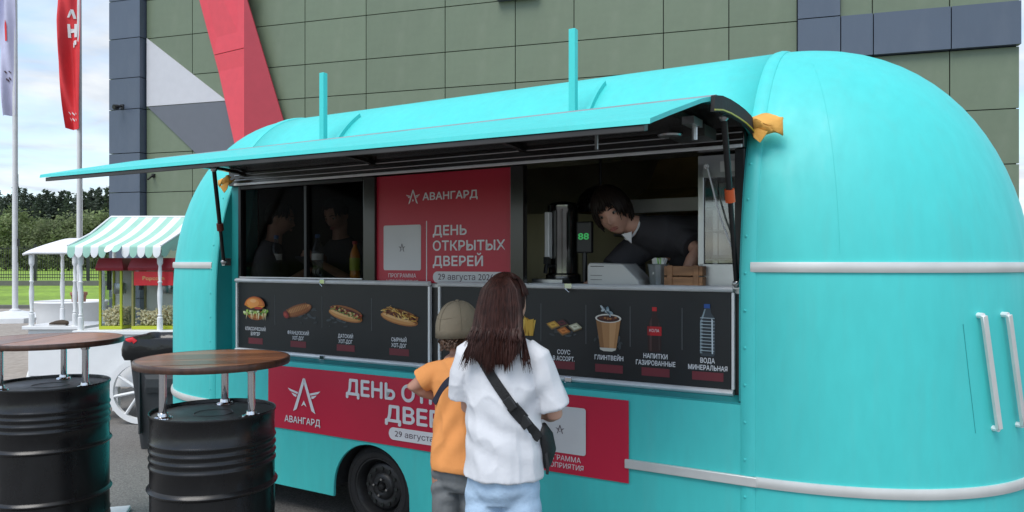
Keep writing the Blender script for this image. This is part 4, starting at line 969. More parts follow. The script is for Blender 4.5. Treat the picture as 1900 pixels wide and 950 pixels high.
# sling bag following the shirt
def surf(ob, x, z, front=False):
    me = ob.data
    if 'bvh' not in surf.__dict__: surf.bvh = {}
    if ob.name not in surf.bvh: surf.bvh[ob.name] = BVHTree.FromPolygons([v.co[:] for v in me.vertices], [p.vertices[:] for p in me.polygons])
    d = Vector((0, -1 if front else 1, 0)); h = surf.bvh[ob.name].ray_cast(Vector((x, 1 if front else -1, z)), d)
    return h[0], h[1]
sb = thing('sling_bag', 'black sling bag worn across the back of the woman in white', 'bag', (-.035, 2.9, 0), radians(-14))
R = []; path = []
for t in np.linspace(0, 1, 46):
    x = -.100+.262*t+.012*sin(pi*t); z = 1.312-.365*t-.012*sin(pi*t); h, n_ = surf(ts, x, z)
    if h is None: continue
    path.append((h, n_))
ys = [p[0].y for p in path]; ys = [sum(ys[max(0, i-4):i+5])/len(ys[max(0, i-4):i+5]) for i in range(len(ys))]
def ribbon(path, ys, w, th, off):
    R = []
    for i in range(len(path)):
        p = Vector((path[i][0].x, min(ys[i], path[i][0].y+.002)-off, path[i][0].z)); j = min(i+1, len(path)-1); k_ = max(i-1, 0)
        t = Vector((path[j][0].x-path[k_][0].x, ys[j]-ys[k_], path[j][0].z-path[k_][0].z)).normalized(); n_ = Vector((path[i][1].x*.4, path[i][1].y, path[i][1].z*.3)).normalized(); sd = t.cross(n_).normalized()
        R.append([p+sd*w+n_*0, p+sd*w*.9+n_*th, p-sd*w*.9+n_*th, p-sd*w])
    m = MB(); m.rings(R, True); return m
obj('strap', ribbon(path, ys, .019, .004, .004), K['strap'], sb, 30)
a_, b_ = 26, 34; obj('strap_pad', ribbon(path[a_:b_], ys[a_:b_], .024, .009, .005), K['strap'], sb, 30)
g = MB(); c0 = path[25]; g.box((c0[0].x, ys[25]-.014, c0[0].z), (.05, .012, .034), Matrix.Rotation(radians(52), 3, 'Y')); g.box((path[34][0].x, ys[34]-.014, path[34][0].z), (.045, .014, .038), Matrix.Rotation(radians(52), 3, 'Y')); obj('buckle', g, K['black'], sb, 0, .003)
# over the shoulder and the pouch at the right hip
h0 = path[0][0]; g = MB(); R = []
for p in ((h0.x, ys[0]-.004, h0.z), (h0.x-.002, ys[0]+.03, h0.z+.028), (h0.x-.002, .0, 1.352), (h0.x+.004, .05, 1.325), (h0.x+.02, .09, 1.24)): R.append([Vector(p)+Vector(v) for v in ((-.019, 0, 0), (-.019, -.003, .004), (.019, -.003, .004), (.019, 0, 0))])
g.rings(R, True); obj('shoulder_strap', g, K['strap'], sb, 30)
g = MB(); g.tube([(.158, .00, .985), (.166, .03, .94), (.170, .05, .89), (.164, .06, .845)], [(.014, .035), (.024, .055), (.026, .058), (.016, .045)], 16, side=(1, 0, 0), round_cap=True); obj('pouch', g, K['strap'], sb)
g = MB(); g.tube([(.170, -.01, .90), (.180, -.02, .855), (.176, -.015, .82)], [(.006, .002)]*3, 6); obj('loose_strap', g, K['strap'], sb)
# --- child
CP = thing('person', 'child in an orange t-shirt and olive cap standing beside the woman in white', 'person', (-.215, 3.25, 0), radians(-14), 'customers at the trailer')
HR = Matrix.Rotation(radians(-30), 3, 'Z') @ Matrix.Rotation(radians(-6), 3, 'X'); HC = (-.022, .03, 1.325)
g = MB(); head_mb(g, HC, HR, .94)
g.tube([(-.005, -.005, 1.14), (-.01, .005, 1.20), (-.02, .02, 1.28)], [.05, .042, .043], 16, round_cap=True)
g.tube([(0, 0, .72), (0, 0, .85), (0, 0, 1.0), (0, 0, 1.12), (0, 0, 1.18)], [(.115, .09), (.11, .085), (.115, .08), (.12, .08), (.09, .06)], 24, side=(1, 0, 0), round_cap=True)
arm_mb(g, (-.125, 0, 1.135), (-.222, -.01, 1.075), (-.118, .06, 1.02), .84, (0, .5, 1), .5, -1)
arm_mb(g, (.125, 0, 1.14), (.16, .10, .98), (.06, .22, 1.02), .84, (0, 0, 1), .6, 1)
for q in (-1, 1):
    g.tube([(q*.065, 0, .76), (q*.07, .01, .56), (q*.072, .01, .40), (q*.075, -.01, .24), (q*.075, -.015, .075)], [.075, .06, .046, .044, .03], 16, round_cap=True)
    g.tube([(q*.075, -.04, .033), (q*.08, .02, .033), (q*.09, .10, .02)], [(.028, .03), (.03, .028), (.016, .032)], 12, side=(0, 0, 1), round_cap=True)
fuse('body', g, K['skin_d'], CP, .0065, 2); face_bits(HC, HR, CP, .94, K['hair3'])
def foldC(p): return .006*(1-min(1, abs(fnoise(Vector((p.x+p.z*.4, p.y, p.z-p.x*.4)), (10, 10, 4.5), 8))*2.4))**2-.003+.008*fnoise(p, (7, 7, 3.5), 5)+.0035*fnoise(p, (17, 17, 8), 2)+.004*sin((p.z*.8-p.x)*50+4*fnoise(p, (5, 5, 4), 1))*math.exp(-((p.z-.95)/.16)**2)
g = MB(); rs = [(.735, .132, .118), (.76, .136, .122), (.85, .130, .115), (.95, .126, .108), (1.05, .130, .102), (1.12, .136, .094), (1.165, .122, .08), (1.195, .085, .068), (1.215, .055, .055)]
g.tube([(-.002, 0, z) for z, _, _ in rs], [(a, b) for _, a, b in rs], 32, side=(1, 0, 0))
g.tube([(-.08, 0, 1.155), (-.125, -.002, 1.135), (-.185, -.006, 1.098)], [(.046, .048), (.054, .056), (.056, .060)], 18)
g.tube([(.08, 0, 1.155), (.125, .0, 1.13), (.15, .05, 1.04)], [(.046, .048), (.054, .056), (.056, .060)], 18)
cs = fuse('t_shirt', g, K['tee_o'], CP, .006, 3, foldC)
g = MB()
g.tube([(0, 0, .64), (0, 0, .70), (0, 0, .80)], [(.09, .085), (.122, .10), (.118, .095)], 24, side=(1, 0, 0))
for q in (-1, 1): g.tube([(q*.062, 0, .74), (q*.066, .0, .62), (q*.072, .01, .40), (q*.075, -.01, .09)], [.073, .072, .06, .062], 20)
fuse('trousers', g, K['greyjean'], CP, .007, 3, lambda p: .005*fnoise(p, (12, 12, 7))+.004*sin(p.z*80+7*fnoise(p, (6, 6, 5)))*math.exp(-((p.z-.66)/.10)**2))
g = MB()
for q in (-1, 1): g.tube([(q*.075, -.05, .033), (q*.08, .02, .038), (q*.09, .11, .026)], [(.033, .035), (.036, .034), (.022, .036)], 14, side=(0, 0, 1), round_cap=True)
obj('shoes', g, K['black'], CP)
g = MB(); g.ball(Vector(HC)+HR @ Vector((0, -.014, .008)), (.076, .088, .098), 20, 14, HR)
hair_ribbons(g, HC, HR, .94, 220, 1, 31, .006, (1.0, 1.04), hang=lambda ph, r: ((r.uniform(.005, .04), -.1) if cos(ph) < .3 else (0, 0)), tmax=lambda ph: 1.98 if cos(ph) < .3 else 1.3)
obj('hair', g, K['hair3'], CP, 50)
cp = MB(); R = []; CR = HR @ Matrix.Rotation(radians(9), 3, 'X')
for t in np.linspace(0, 1, 12):
    a = t*pi/2; q = sin(a)**.85; z = .118*cos(a)-.004; R.append([Vector(HC)+CR @ Vector((.090*q*cos(b), .106*q*sin(b)-.006, z+.012+.0012*sin(6*b))) for b in [2*pi*k/36 for k in range(36)]])
R.append([Vector(HC)+CR @ Vector((.0915*cos(b), .1075*sin(b)-.006, -.026)) for b in [2*pi*k/36 for k in range(36)]])
R[0] = [p.lerp(Vector(HC)+CR @ Vector((0, -.006, .126)), .96) for p in R[0]]
cp.rings(R, False); co = obj('cap', cp, K['cap'], CP, 50); q = co.modifiers.new('s', 'SOLIDIFY'); q.thickness = .004
g = MB(); R = []
for i in range(9):
    t = i/8; R.append([Vector(HC)+CR @ Vector((.085*u*(1-.25*t*t), .088+.075*t*(1-.35*u*u)+.012*(1-u*u)-.03*u*u*(1-t), -.012-.012*t-.012*u*u)) for u in np.linspace(-1, 1, 15)])
g.rings(R, False, closed=False); o = obj('cap_brim', g, K['cap'], CP, 60); q = o.modifiers.new('s', 'SOLIDIFY'); q.thickness = .005
g = MB(); g.tube([Vector(HC)+CR @ Vector((.066*cos(b), -.006+.066*sin(b)-.03, .062+.004*cos(b*2))) for b in np.linspace(pi*1.1, pi*1.9, 12)], .003, 6)
for k in range(6):
    b = pi/6+pi*k/3
    g.tube([Vector(HC)+CR @ Vector((.0915*sin(t*pi/2)**.85*cos(b), .1075*sin(t*pi/2)**.85*sin(b)-.006, .118*cos(t*pi/2)+.009)) for t in np.linspace(.08, 1, 10)], .0016, 5)
g.ball(Vector(HC)+CR @ Vector((0, -.006, .128)), (.010, .010, .005), 10, 6); obj('cap_seam', g, K['cap'], CP)
# child's bag strap
st_ = thing('shoulder_strap', 'dark navy bag strap over the shoulder of the child in orange', 'strap', (-.215, 3.25, 0), radians(-14))
path = []
for t in np.linspace(0, 1, 24):
    x = -.105+.15*t; z = 1.02+.12*sin(t*pi*.62); h, n_ = surf(cs, x, z)
    if h is not None: path.append((h, n_))
ys = [p[0].y for p in path]; ys = [sum(ys[max(0, i-3):i+4])/len(ys[max(0, i-3):i+4]) for i in range(len(ys))]
obj('webbing', ribbon(path, ys, .014, .004, .005), K['navy'], st_, 30)
# --- worker leaning on the counter (trailer frame)
WK = thing('person', 'young man with a dark fringe and charcoal t-shirt leaning at the right window', 'person', TL, TZ, 'workers in the trailer')
F_ = Vector((.13, -.93, -.34)).normalized(); U_ = Vector((-.36, -.1, 1)); U_ = (U_-F_*U_.dot(F_)).normalized(); X_ = F_.cross(U_)
HR = Matrix((X_, F_, U_)).transposed(); HC = Vector((1.365, .32, 1.885))
g = MB(); head_mb(g, HC, HR, 1.10)
NK = Vector((1.475, .44, 1.80))
g.tube([HC+HR @ Vector((0, -.025, -.05)), HC.lerp(NK, .6)+Vector((0, 0, -.01)), NK, NK+Vector((.06, .06, -.03))], [.055, .055, .062, .07], 16, round_cap=True)
g.tube([NK+Vector((.02, .03, -.03)), (1.68, .58, 1.70), (1.80, .78, 1.50), (1.86, .92, 1.26), (1.86, .95, 1.05)], [(.06, .06), (.15, .10), (.15, .105), (.14, .10), (.145, .105)], 24, side=(.75, -.55, .2), round_cap=True)
arm_mb(g, (1.66, .46, 1.755), (1.80, .40, 1.685), (1.745, .33, 1.535), 1.0, (0, .3, 1), .3, 1)
arm_mb(g, (1.44, .54, 1.70), (1.34, .41, 1.58), (1.28, .30, 1.53), 1.0, (0, .3, 1), .3, -1)
for q in (-.09, .09):
    g.tube([(1.86+q, .95, 1.08), (1.86+q, .93, .82), (1.86+q, .98, .53)], [.10, .07, .045], 14, round_cap=True)
    g.tube([(1.86+q, 1.02, .50), (1.85+q, .93, .50), (1.84+q, .85, .485)], [.035, .035, .025], 10, round_cap=True)
fuse('body', g, K['skin'], WK, .0065, 2); face_bits(HC, HR, WK, 1.10)
g = MB()
g.tube([NK+Vector((-.03, -.03, -.004)), NK+Vector((.015, .02, -.015)), NK+Vector((.09, .06, -.045)), (1.68, .56, 1.755), (1.80, .78, 1.50), (1.86, .92, 1.26), (1.86, .95, 1.05)], [(.070, .066), (.115, .085), (.17, .11), (.205, .14), (.185, .135), (.17, .13), (.172, .132)], 28, side=(.75, -.55, .2))
g.tube([(1.60, .50, 1.765), (1.68, .46, 1.755), (1.775, .41, 1.705)], [.075, .076, .072], 18)
g.tube([(1.54, .56, 1.74), (1.42, .52, 1.69), (1.335, .40, 1.575)], [.075, .085, .080], 18)
wsh = fuse('t_shirt', g, K['tee_d'], WK, .007, 3, lambda p: .007*fnoise(p, (8, 8, 5), 4)+.004*fnoise(p, (19, 19, 12), 4))
g = MB(); cN = NK+Vector((-.034, -.034, .0)); dN = (NK-HC).normalized(); e1 = dN.cross(Vector((.3, -.5, .8))).normalized(); e2 = dN.cross(e1)
g.tube([cN+e1*.066*cos(a)+e2*.066*sin(a) for a in np.linspace(0, 2*pi, 25)], .006, 6); obj('collar', g, K['whitefab'], WK)
g = MB(); p0 = Vector((1.425, .315, 1.758)); g.add([p0+Vector((-.012, .01, .008)), p0+Vector((.045, .01, .022)), p0+Vector((.040, .018, -.040))], [(0, 1, 2)]); o = obj('undershirt', g, K['whitefab'], WK, 0); q = o.modifiers.new('s', 'SOLIDIFY'); q.thickness = .004
g = MB(); pts = [(1.56, .46, 1.845), (1.565, .42, 1.80), (1.585, .405, 1.74)]; g.tube(pts, [(.014, .006)]*3, 8, side=(1, 0, 0)); obj('apron_strap', g, K['black'], WK)
g = MB(); g.ball(HC+HR @ Vector((0, -.022, .028)), (.090, .100, .112), 22, 14, HR)
hair_ribbons(g, HC, HR, 1.10, 420, 1, 41, .010, (1.05, 1.20), tmax=lambda ph: (1.26 if cos(ph) > .75 else (1.75 if cos(ph) > .2 else 2.05)))
obj('hair', g, K['hair2'], WK, 50)
# --- two dim figures behind the left window
def dim_person(label, s, d, face, up, phone, kh=1.0, h0=1.90):
    P = thing('person', label, 'person', TL, TZ, 'workers in the trailer')
    F_ = Vector(face).normalized(); U_ = Vector(up); U_ = (U_-F_*U_.dot(F_)).normalized(); HR = Matrix((F_.cross(U_), F_, U_)).transposed(); HC = Vector((s, d, h0))
    fx = Vector((F_.x, F_.y, 0)).normalized(); sd = Vector((fx.y, -fx.x, 0)); b = Vector((s, d, 0))-fx*.04
    def q(a, f, z): return b+sd*a+fx*f+Vector((0, 0, z))
    g = MB(); head_mb(g, HC, HR, 1.02); g.tube([HC+HR @ Vector((0, -.02, -.06)), q(0, .0, h0-.17), q(0, -.02, h0-.24)], [.055, .055, .065], 14, round_cap=True)
    g.tube([q(0, -.03, h0-.22), q(0, -.03, h0-.35), q(0, -.02, h0-.6), q(0, -.02, h0-.85)], [(.11, .08), (.18, .11), (.15, .11), (.16, .115)], 22, side=sd, round_cap=True)
    zw = h0-.36
    arm_mb(g, q(.19, -.02, h0-.26), q(.21, .04, h0-.52), q(.07, .26, zw), 1.0, (0, 0, -1), .9, 1)
    arm_mb(g, q(-.19, -.02, h0-.26), q(-.21, .04, h0-.52), q(-.05, .27, zw), 1.0, (0, 0, -1), .9, -1)
    for e in (-.09, .09):
        g.tube([q(e, -.02, h0-.8), q(e, 0, .95), q(e, -.01, .52)], [.10, .065, .045], 12, round_cap=True); g.tube([q(e, -.06, .495), q(e, .02, .495), q(e, .12, .485)], [.034, .036, .022], 10, round_cap=True)
    fuse('body', g, K['skin_d'], P, .009, 2); face_bits(HC, HR, P, 1.02)
    g = MB(); g.tube([q(0, -.01, h0-.165), q(0, -.03, h0-.235), q(0, -.03, h0-.38), q(0, -.02, h0-.6), q(0, -.02, h0-.9)], [(.08, .07), (.16, .1), (.205, .13), (.175, .13), (.18, .13)], 22, side=sd)
    for e in (-1, 1): g.tube([q(e*.14, -.02, h0-.25), q(e*.195, -.02, h0-.29), q(e*.21, .03, h0-.48)], .075, 14)
    fuse('t_shirt', g, K['tee_d'], P, .010, 3)
    g = MB(); g.ball(HC+HR @ Vector((0, -.018, .022)), (.081, .092, .104), 18, 12, HR); hair_ribbons(g, HC, HR, 1.02, 160, 1, 51, .010, (1.02, 1.08), tmax=lambda ph: (.85 if cos(ph) > .6 else 1.5)); obj('hair', g, K['hair2'], P, 50)
    if phone:
        ph = thing('phone', 'dark phone held by the man looking down in the left window', 'phone', TL, TZ)
        g = MB(); g.box(q(.01, .37, zw+.015), (.075, .15, .008), Matrix.Rotation(math.atan2(fx.y, fx.x)-pi/2, 3, 'Z') @ Matrix.Rotation(.5, 3, 'X')); obj('phone_body', g, K['black'], ph, 0, .003)
dim_person('dim figure in dark clothes looking down at a phone behind the left window', -.99, .70, (.10, -.9, -.50), (0, 0, 1), True, 1, 1.965)
dim_person('dim figure in dark clothes turned away on the far side of the left window', -1.25, .40, (.75, .6, -.2), (0, 0, 1), False, 1, 1.93)
# ------------------------------------------------------------------ barrel tables
def barrel(label, X, Y, dia, ztop, rt, zt, seed, ang):
    b = thing('barrel_table', label, 'table', (X, Y, 0), radians(ang), 'bar tables made from black drums')
    R_ = dia/2; H_ = ztop; pr = [(0, 0), (R_*.97, 0), (R_*1.0, .012), (R_*.985, .03)]
    def rib(z, h, w): return [(R_*.985, z-w), (R_*.985+h*.7, z-w*.5), (R_*.985+h, z), (R_*.985+h*.7, z+w*.5), (R_*.985, z+w)]
    for z in (.10, .135, .17, .205): pr += rib(z*H_/.93, .005, .015)
    pr += rib(.325*H_/.93, .014, .015); pr += rib(.60*H_/.93, .014, .015)
    for z in (.70, .735, .77, .805): pr += rib(z*H_/.93, .006, .011)
    pr += [(R_*.985, H_-.02), (R_*1.0, H_-.014), (R_*1.008, H_-.006), (R_*1.0, H_), (R_*.985, H_-.002), (R_*.975, H_-.016)]
    g = MB(); g.lathe(pr, 72, cap=False); obj('drum', g, K['blackgloss'], b, 50)
    g = MB(); g.lathe([(0, H_-.02), (R_*.6, H_-.019), (R_*.976, H_-.017)], 64, cap=False); g.lathe([(R_*.3, H_-.0185), (R_*.31, H_-.0165), (R_*.32, H_-.0185)], 48, cap=False); obj('drum_lid', g, K['drumtop'], b, 60)
    g = MB(); g.lathe([(0, H_-.012), (.026, H_-.012), (.03, H_-.02)], 16, (R_*.62, -R_*.3, 0)); obj('bung', g, K['drumtop'], b)
    for k in range(3):
        a = radians(90+120*k); x, y = R_*.80*cos(a), R_*.80*sin(a)
        g = MB(); g.tube([(x, y, H_-.018), (x, y, zt-.03)], .0165, 20); l = obj('leg', g, K['chrome'], b)
        for z, s_ in ((H_-.0175, 1), (zt-.0305, -1)):
            g = MB(); g.lathe([(.016, .026*s_), (.022, .024*s_), (.025, .010*s_), (.040, .005*s_), (.042, 0)], 24, (x, y, z), cap=False); obj('flange', g, K['chrome'], l)
            g = MB()
            for q in range(3): g.ball((x+.033*cos(q*2.1+.4), y+.033*sin(q*2.1+.4), z+.007*s_), .005, 6, 4)
            obj('screw', g, K['steel'], l)
    # planked round top with a solid edge band
    t = thing('tabletop', None, None); t.parent = b; t.location = (0, 0, zt-.03); t.rotation_euler = (0, 0, radians(seed*37))
    n = 7; pw = 2*rt/n; rnd_ = random.Random(seed)
    for i in range(n):
        x0, x1 = -rt+i*pw+.0008, -rt+(i+1)*pw-.0016; ri = rt-.012
        xs = [min(max(x, -ri), ri) for x in np.linspace(x0, x1, 9)]
        poly = [(x, sqrt(max(ri*ri-x*x, 0))) for x in xs]+[(x, -sqrt(max(ri*ri-x*x, 0))) for x in xs[::-1]]
        g = MB(); g.prism([(y, x) for x, y in poly], .0, .0295+rnd_.uniform(-.0006, .0006), 'xy'); obj('plank', g, K['wood'], t, 0)
    g = MB(); g.lathe([(rt-.0119, .0), (rt-.002, .0), (rt, .003), (rt, .026), (rt-.003, .0298), (rt-.0119, .0302)], 96, cap=False); obj('edge_band', g, K['woodedge'], t, 40)
barrel('black drum table on the left with a round wooden top, cut by the photo edge', -2.60, 4.25, .600, .945, .372, 1.19, 2, 15)
barrel('black drum table nearer the trailer with a round reddish brown top', -1.372, 3.47, .545, .945, .338, 1.18, 5, 8)
# ------------------------------------------------------------------ bin, carts, flagpoles
bi = thing('trash_bin', 'tapered dark grey trash bin lined with a black bag beside the trailer', 'trash bin', (-3.02, 6.72, 0), radians(4))
g = MB()
def sq(w, d, z, r=.05, n=5): return [(a, b, z) for a, b in rrect(w, d, r, n)]
g.rings([sq(.40, .40, 0, .03), sq(.42, .42, .03), sq(.56, .56, .90), sq(.56, .56, .92)], True); obj('bin_body', g, K['binplastic'], bi, 40)
g = MB(); g.rings([[(x, -.285+.0, z) for x, z in ((-.12, .55), (.12, .55), (.12, .62), (-.12, .62))], [(x, -.27, z) for x, z in ((-.14, .50), (.14, .50), (.14, .66), (-.14, .66))]], True)
for x in (-.18, .18): g.b2((x-.008, -.275, .15), (x+.008, -.22, .72))
g.b2((-.18, -.275, .71), (.18, -.24, .725)); obj('bin_panel', g, K['binplastic'], bi, 0, .005)
R = []; r = random.Random(9)
for z, w in ((.79, .63), (.83, .655), (.88, .66), (.93, .655), (.965, .63), (.955, .56), (.90, .50), (.80, .46)):
    rg = []
    for i, (a, b, _) in enumerate(sq(w, w, z, .09, 8)):
        k = 1+.045*noise.noise(Vector((a*11, b*11, z*22)))+.02*noise.noise(Vector((a*30, b*30, z*8))); dz = (-.05*noise.noise(Vector((a*6, b*6, 3))) if z < .84 else .015*noise.noise(Vector((a*9, b*9, 7))))
        rg.append((a*k, b*k, z+dz))
    R.append(rg)
g = MB(); g.rings(R, False); obj('bin_bag', g, K['bag'], bi, 60)
g = MB(); g.tube([(-.27, -.31, .95), (-.21, -.33, .965), (-.19, -.325, .94)], [(.02, .006)]*3, 6); obj('bag_tie', g, K['sign_red'], bi)
# striped popcorn cart
def turned_post(x, y, z0, z1, parent, mat):
    h = z1-z0; pr = [(.028, 0), (.028, .16), (.016, .17), (.024, .19), (.015, .21), (.024, .36), (.026, .46), (.016, .58), (.024, .60), (.014, .62), (.020, .72), (.014, .80), (.026, .83), (.028, .85), (.028, 1.0)]
    g = MB(); g.lathe([(r, z*h) for r, z in pr], 16, (x, y, z0)); return obj('turned_post', g, mat, parent, 50)
def cart_wheel(cx_, cy, rad, parent):
    w = thing('cart_wheel', None, None); w.parent = parent; w.location = (cx_, cy, rad+.01)
    g = MB(); g.lathe([(rad*.84, -.02), (rad, -.02), (rad, .02), (rad*.84, .02), (rad*.84, -.02)], 48, axis='y', cap=False); obj('wheel_ring', g, K['white'], w, 30)
    for k in range(8): a = 2*pi*k/8+.2; g = MB(); g.tube([(.05*cos(a), 0, .05*sin(a)), (rad*.86*cos(a), 0, rad*.86*sin(a))], [(.019, .016)]*2, 8, side=(0, 1, 0)); obj('spoke', g, K['white'], w)
    g = MB(); g.lathe([(0, -.035), (.05, -.03), (.06, 0), (.05, .03), (0, .03)], 20, axis='y'); obj('hub', g, K['white'], w)
ca = thing('popcorn_cart', 'white popcorn cart under a mint and white striped awning behind the bin', 'cart', (-3.93, 7.6, 0), 0)
g = MB(); g.b2((-.44, .0, .36), (.62, .70, .885)); obj('cart_body', g, K['white'], ca, 0, .006)
g = MB(); g.b2((-.48, -.04, .89), (.66, .74, .93)); obj('cart_top', g, K['white'], ca, 0, .005)
for x in (-.38, .56):
    for y in (.08, .62): g = MB(); g.b2((x-.03, y-.03, 0), (x+.03, y+.03, .355)); obj('cart_leg', g, K['white'], ca, 0)
cart_wheel(.24, -.09, .325, ca)
g = MB(); g.b2((.19, -.05, .30), (.29, -.001, .38)); obj('axle', g, M('navy_axle', (.02, .025, .07), .5), ca, 0)
for x in (-.425, .375):
    for y in (.02, .66): turned_post(x, y, .93, 1.74 if y < .3 else 1.98, ca, K['white'])
# awning: strips from the ridge to the eave, then scallops
x0, x1, ns = -.50, .43, 12; sw = (x1-x0)/ns; aw = thing('awning', None, None); aw.parent = ca
for i in range(ns):
    a, b = x0+i*sw, x0+(i+1)*sw; R = []
    for t in np.linspace(0, 1, 9):
        y = .74-.82*t; z = 2.115-.335*t-.035*sin(pi*t); R.append([(a, y, z), ((a+b)/2, y, z-.003), (b, y, z)])
    up_ = .055 if i in (5, 6) else 0   # a curled-up part of the valance
    for t in np.linspace(.1, 1, 7):
        hw = sw/2*sqrt(max(1-max(t-.45, 0)**2/.31, 0.02)); m_ = (a+b)/2; y = -.082-.012*t-(.06*t if up_ else 0); z = 1.78-.12*t+up_*t; R.append([(m_-hw, y, z), (m_, y-.004, z), (m_+hw, y, z)])
    g = MB(); g.rings(R, False, closed=False); o = obj('awning_strip', g, K['mint'] if i % 2 == 0 else K['whitefab'], aw, 50)
# side valance on the right
g = MB(); R = []
for t in np.linspace(0, 1, 29):
    y = .74-.82*t; z = 2.115-.335*t-.035*sin(pi*t); dp = .09+.045*abs(sin(pi*t*4)); R.append([(x1+.002, y, z), (x1+.010, y, z-dp*.5), (x1+.004, y, z-dp)])
g.rings(R, False, closed=False); obj('side_valance', g, K['mint'], aw, 50)
g = MB(); g.tube([(x0, .74, 2.118), (x1, .74, 2.118)], .012, 8); g.tube([(x0, .74, 2.118), (x0, .33, 1.918), (x0, -.08, 1.782)], .010, 8); g.tube([(x1, .74, 2.118), (x1, .33, 1.918), (x1, -.08, 1.782)], .010, 8); obj('awning_piping', g, K['whitefab'], aw)
def popcorn_machine(label, x, y, w, d, sign):
    p = thing('popcorn_machine', label, 'popcorn machine', (x, y, .9305), 0, 'popcorn machines on the cart')
    z0, z1 = .035, .60
    g = MB(); g.b2((-w/2, 0, 0), (w/2, d, z0)); obj('machine_base', g, K['lime'], p, 0, .004)
    for sx_ in (-1, 1):
        for yy in (.010, d-.010): g = MB(); g.b2((sx_*(w/2-.011)-.011, yy-.01, z0), (sx_*(w/2-.011)+.011, yy+.01, z1)); obj('corner_post', g, K['lime'] if not sign else K['olive_fr'], p, 0, .002)
    e = .022; g = MB()
    g.rings([[(-w/2-e, -e, z1), (w/2+e, -e, z1), (w/2+e, d+e, z1), (-w/2-e, d+e, z1)], [(-w/2-e*1.2, -e*1.2, z1+.03), (w/2+e*1.2, -e*1.2, z1+.03), (w/2+e*1.2, d+e*1.2, z1+.03), (-w/2-e*1.2, d+e*1.2, z1+.03)], [(-w/2, .0, z1+.13), (w/2, .0, z1+.13), (w/2, d, z1+.13), (-w/2, d, z1+.13)]], True); obj('machine_roof', g, K['mach_red'], p, 0, .004)
    for a, b, nm in (((-w/2+.022, .006, z0), (w/2-.022, .009, z1), 'glass_pane'), ((w/2-.012, .02, z0), (w/2-.009, d-.02, z1), 'glass_pane'), ((-w/2+.009, .02, z0), (-w/2+.012, d-.02, z1), 'glass_pane')): g = MB(); g.b2(a, b); obj(nm, g, K['clear'], p, 0)
    g = MB(); g.lathe([(0, .0), (.055, .0), (.06, .01), (.06, .10), (.055, .11), (0, .115)], 20, (.02, d*.55, .36)); g.tube([(.02, d*.55, .475), (.02, d*.55, z1)], .012, 8); g.tube([(.08, d*.55, .42), (.13 if w > .3 else .09, d*.55, .40)], .008, 8); obj('kettle', g, K['steel'], p)
    g = MB(); g.b2((-w/2+.024, d-.008, z0), (w/2-.024, d-.004, z1)); obj('back_plate', g, K['alu_white'], p, 0)
    g = MB(); g.b2((-w/2+.03, d*.35, .40), (-w/2+.06, d*.5, z1)); obj('control_box', g, K['black'], p, 0)
    r = random.Random(int(w*1000)); g = MB()
    for i in range(900):
        xx, yy = r.uniform(-w/2+.025, w/2-.025), r.uniform(.018, d-.02); hh = (.15+.03*sin(xx*14)+.02*cos(yy*17)); s_ = r.uniform(.008, .014); zz = z0+r.uniform(0, 1)**.6*hh*1.15
        g.ball((xx, yy, zz), (s_, s_*r.uniform(.7, 1.1), s_*r.uniform(.7, 1.1)), 5, 4)
    tag(obj('popcorn', g, K['popcorn'], p, 60), kind='stuff')
    if sign:
        g = MB(); g.b2((-w/2+.03, -.008, .45), (w/2-.10, .002, z1-.008)); obj('sign_plate', g, K['sign_red'], p, 0)
        text('Popcorn', ((-w/2+.03+w/2-.10)/2, -.0095, .505), .042, K['gold'], p, .22, bold=0)
popcorn_machine('narrow popcorn machine with lime green frame at the left of the striped cart', -4.10, 7.70, .235, .28, False)
popcorn_machine('wider popcorn machine with a red sign at the right of the striped cart', -3.62, 7.70, .53, .28, True)
# white cart behind
cb = thing('snack_cart', 'small white cart with a plain white canopy on turned posts', 'cart', (-5.12, 8.45, 0), 0)
g = MB(); g.b2((-.30, .0, .34), (.33, .60, .86)); obj('cart_body', g, K['white'], cb, 0, .006)
g = MB(); g.b2((-.34, -.05, .865), (.36, .64, .905)); obj('cart_top', g, K['white'], cb, 0, .005)
for x in (-.25, .28):
    for y in (.06, .54): g = MB(); g.b2((x-.04, y-.04, 0), (x+.04, y+.04, .335)); obj('cart_leg', g, K['white'], cb, 0)
for x in (-.26, .225):
    for y in (.0, .58): turned_post(x, y, .905, 1.735 if y < .3 else 1.87, cb, K['white'])
R = []
for t in np.linspace(0, 1, 10):
    y = -.06+.74*t; z = 1.74+.18*t**.8; R.append([(x, y, z-.03*(1-(2*(x+.02)/.62)**2 if False else (2*(x+.02)/.62)**4)-.012*sin(pi*(x+.33)/.62)) for x in np.linspace(-.33, .29, 12)])
g = MB(); g.rings(R, False, closed=False); o = obj('canopy', g, K['whitefab'], cb, 60); q = o.modifiers.new('s', 'SOLIDIFY'); q.thickness = .025; q.offset = -1
w = MB(); cart_wheel(-.345, .3, .24, cb)
for ch in cb.children:
    if ch.name.startswith('cart_wheel'): ch.rotation_euler = (0, 0, radians(90))
sh_ = thing('shoe', 'small dark brown shoe lying on top of the white cart', 'shoe', (-5.08, 8.46, .906), radians(80))
g = MB(); g.tube([(0, -.09, .03), (0, -.04, .035), (0, .03, .03), (0, .10, .02)], [(.03, .032), (.032, .036), (.026, .04), (.014, .028)], 12, side=(0, 0, 1), round_cap=True); obj('shoe_upper', g, K['bark'], sh_)
g = MB(); g.tube([(0, -.10, .006), (0, .0, .006), (0, .115, .006)], [(.006, .034), (.006, .042), (.006, .03)], 12, side=(0, 0, 1)); obj('sole', g, K['white'], sh_)
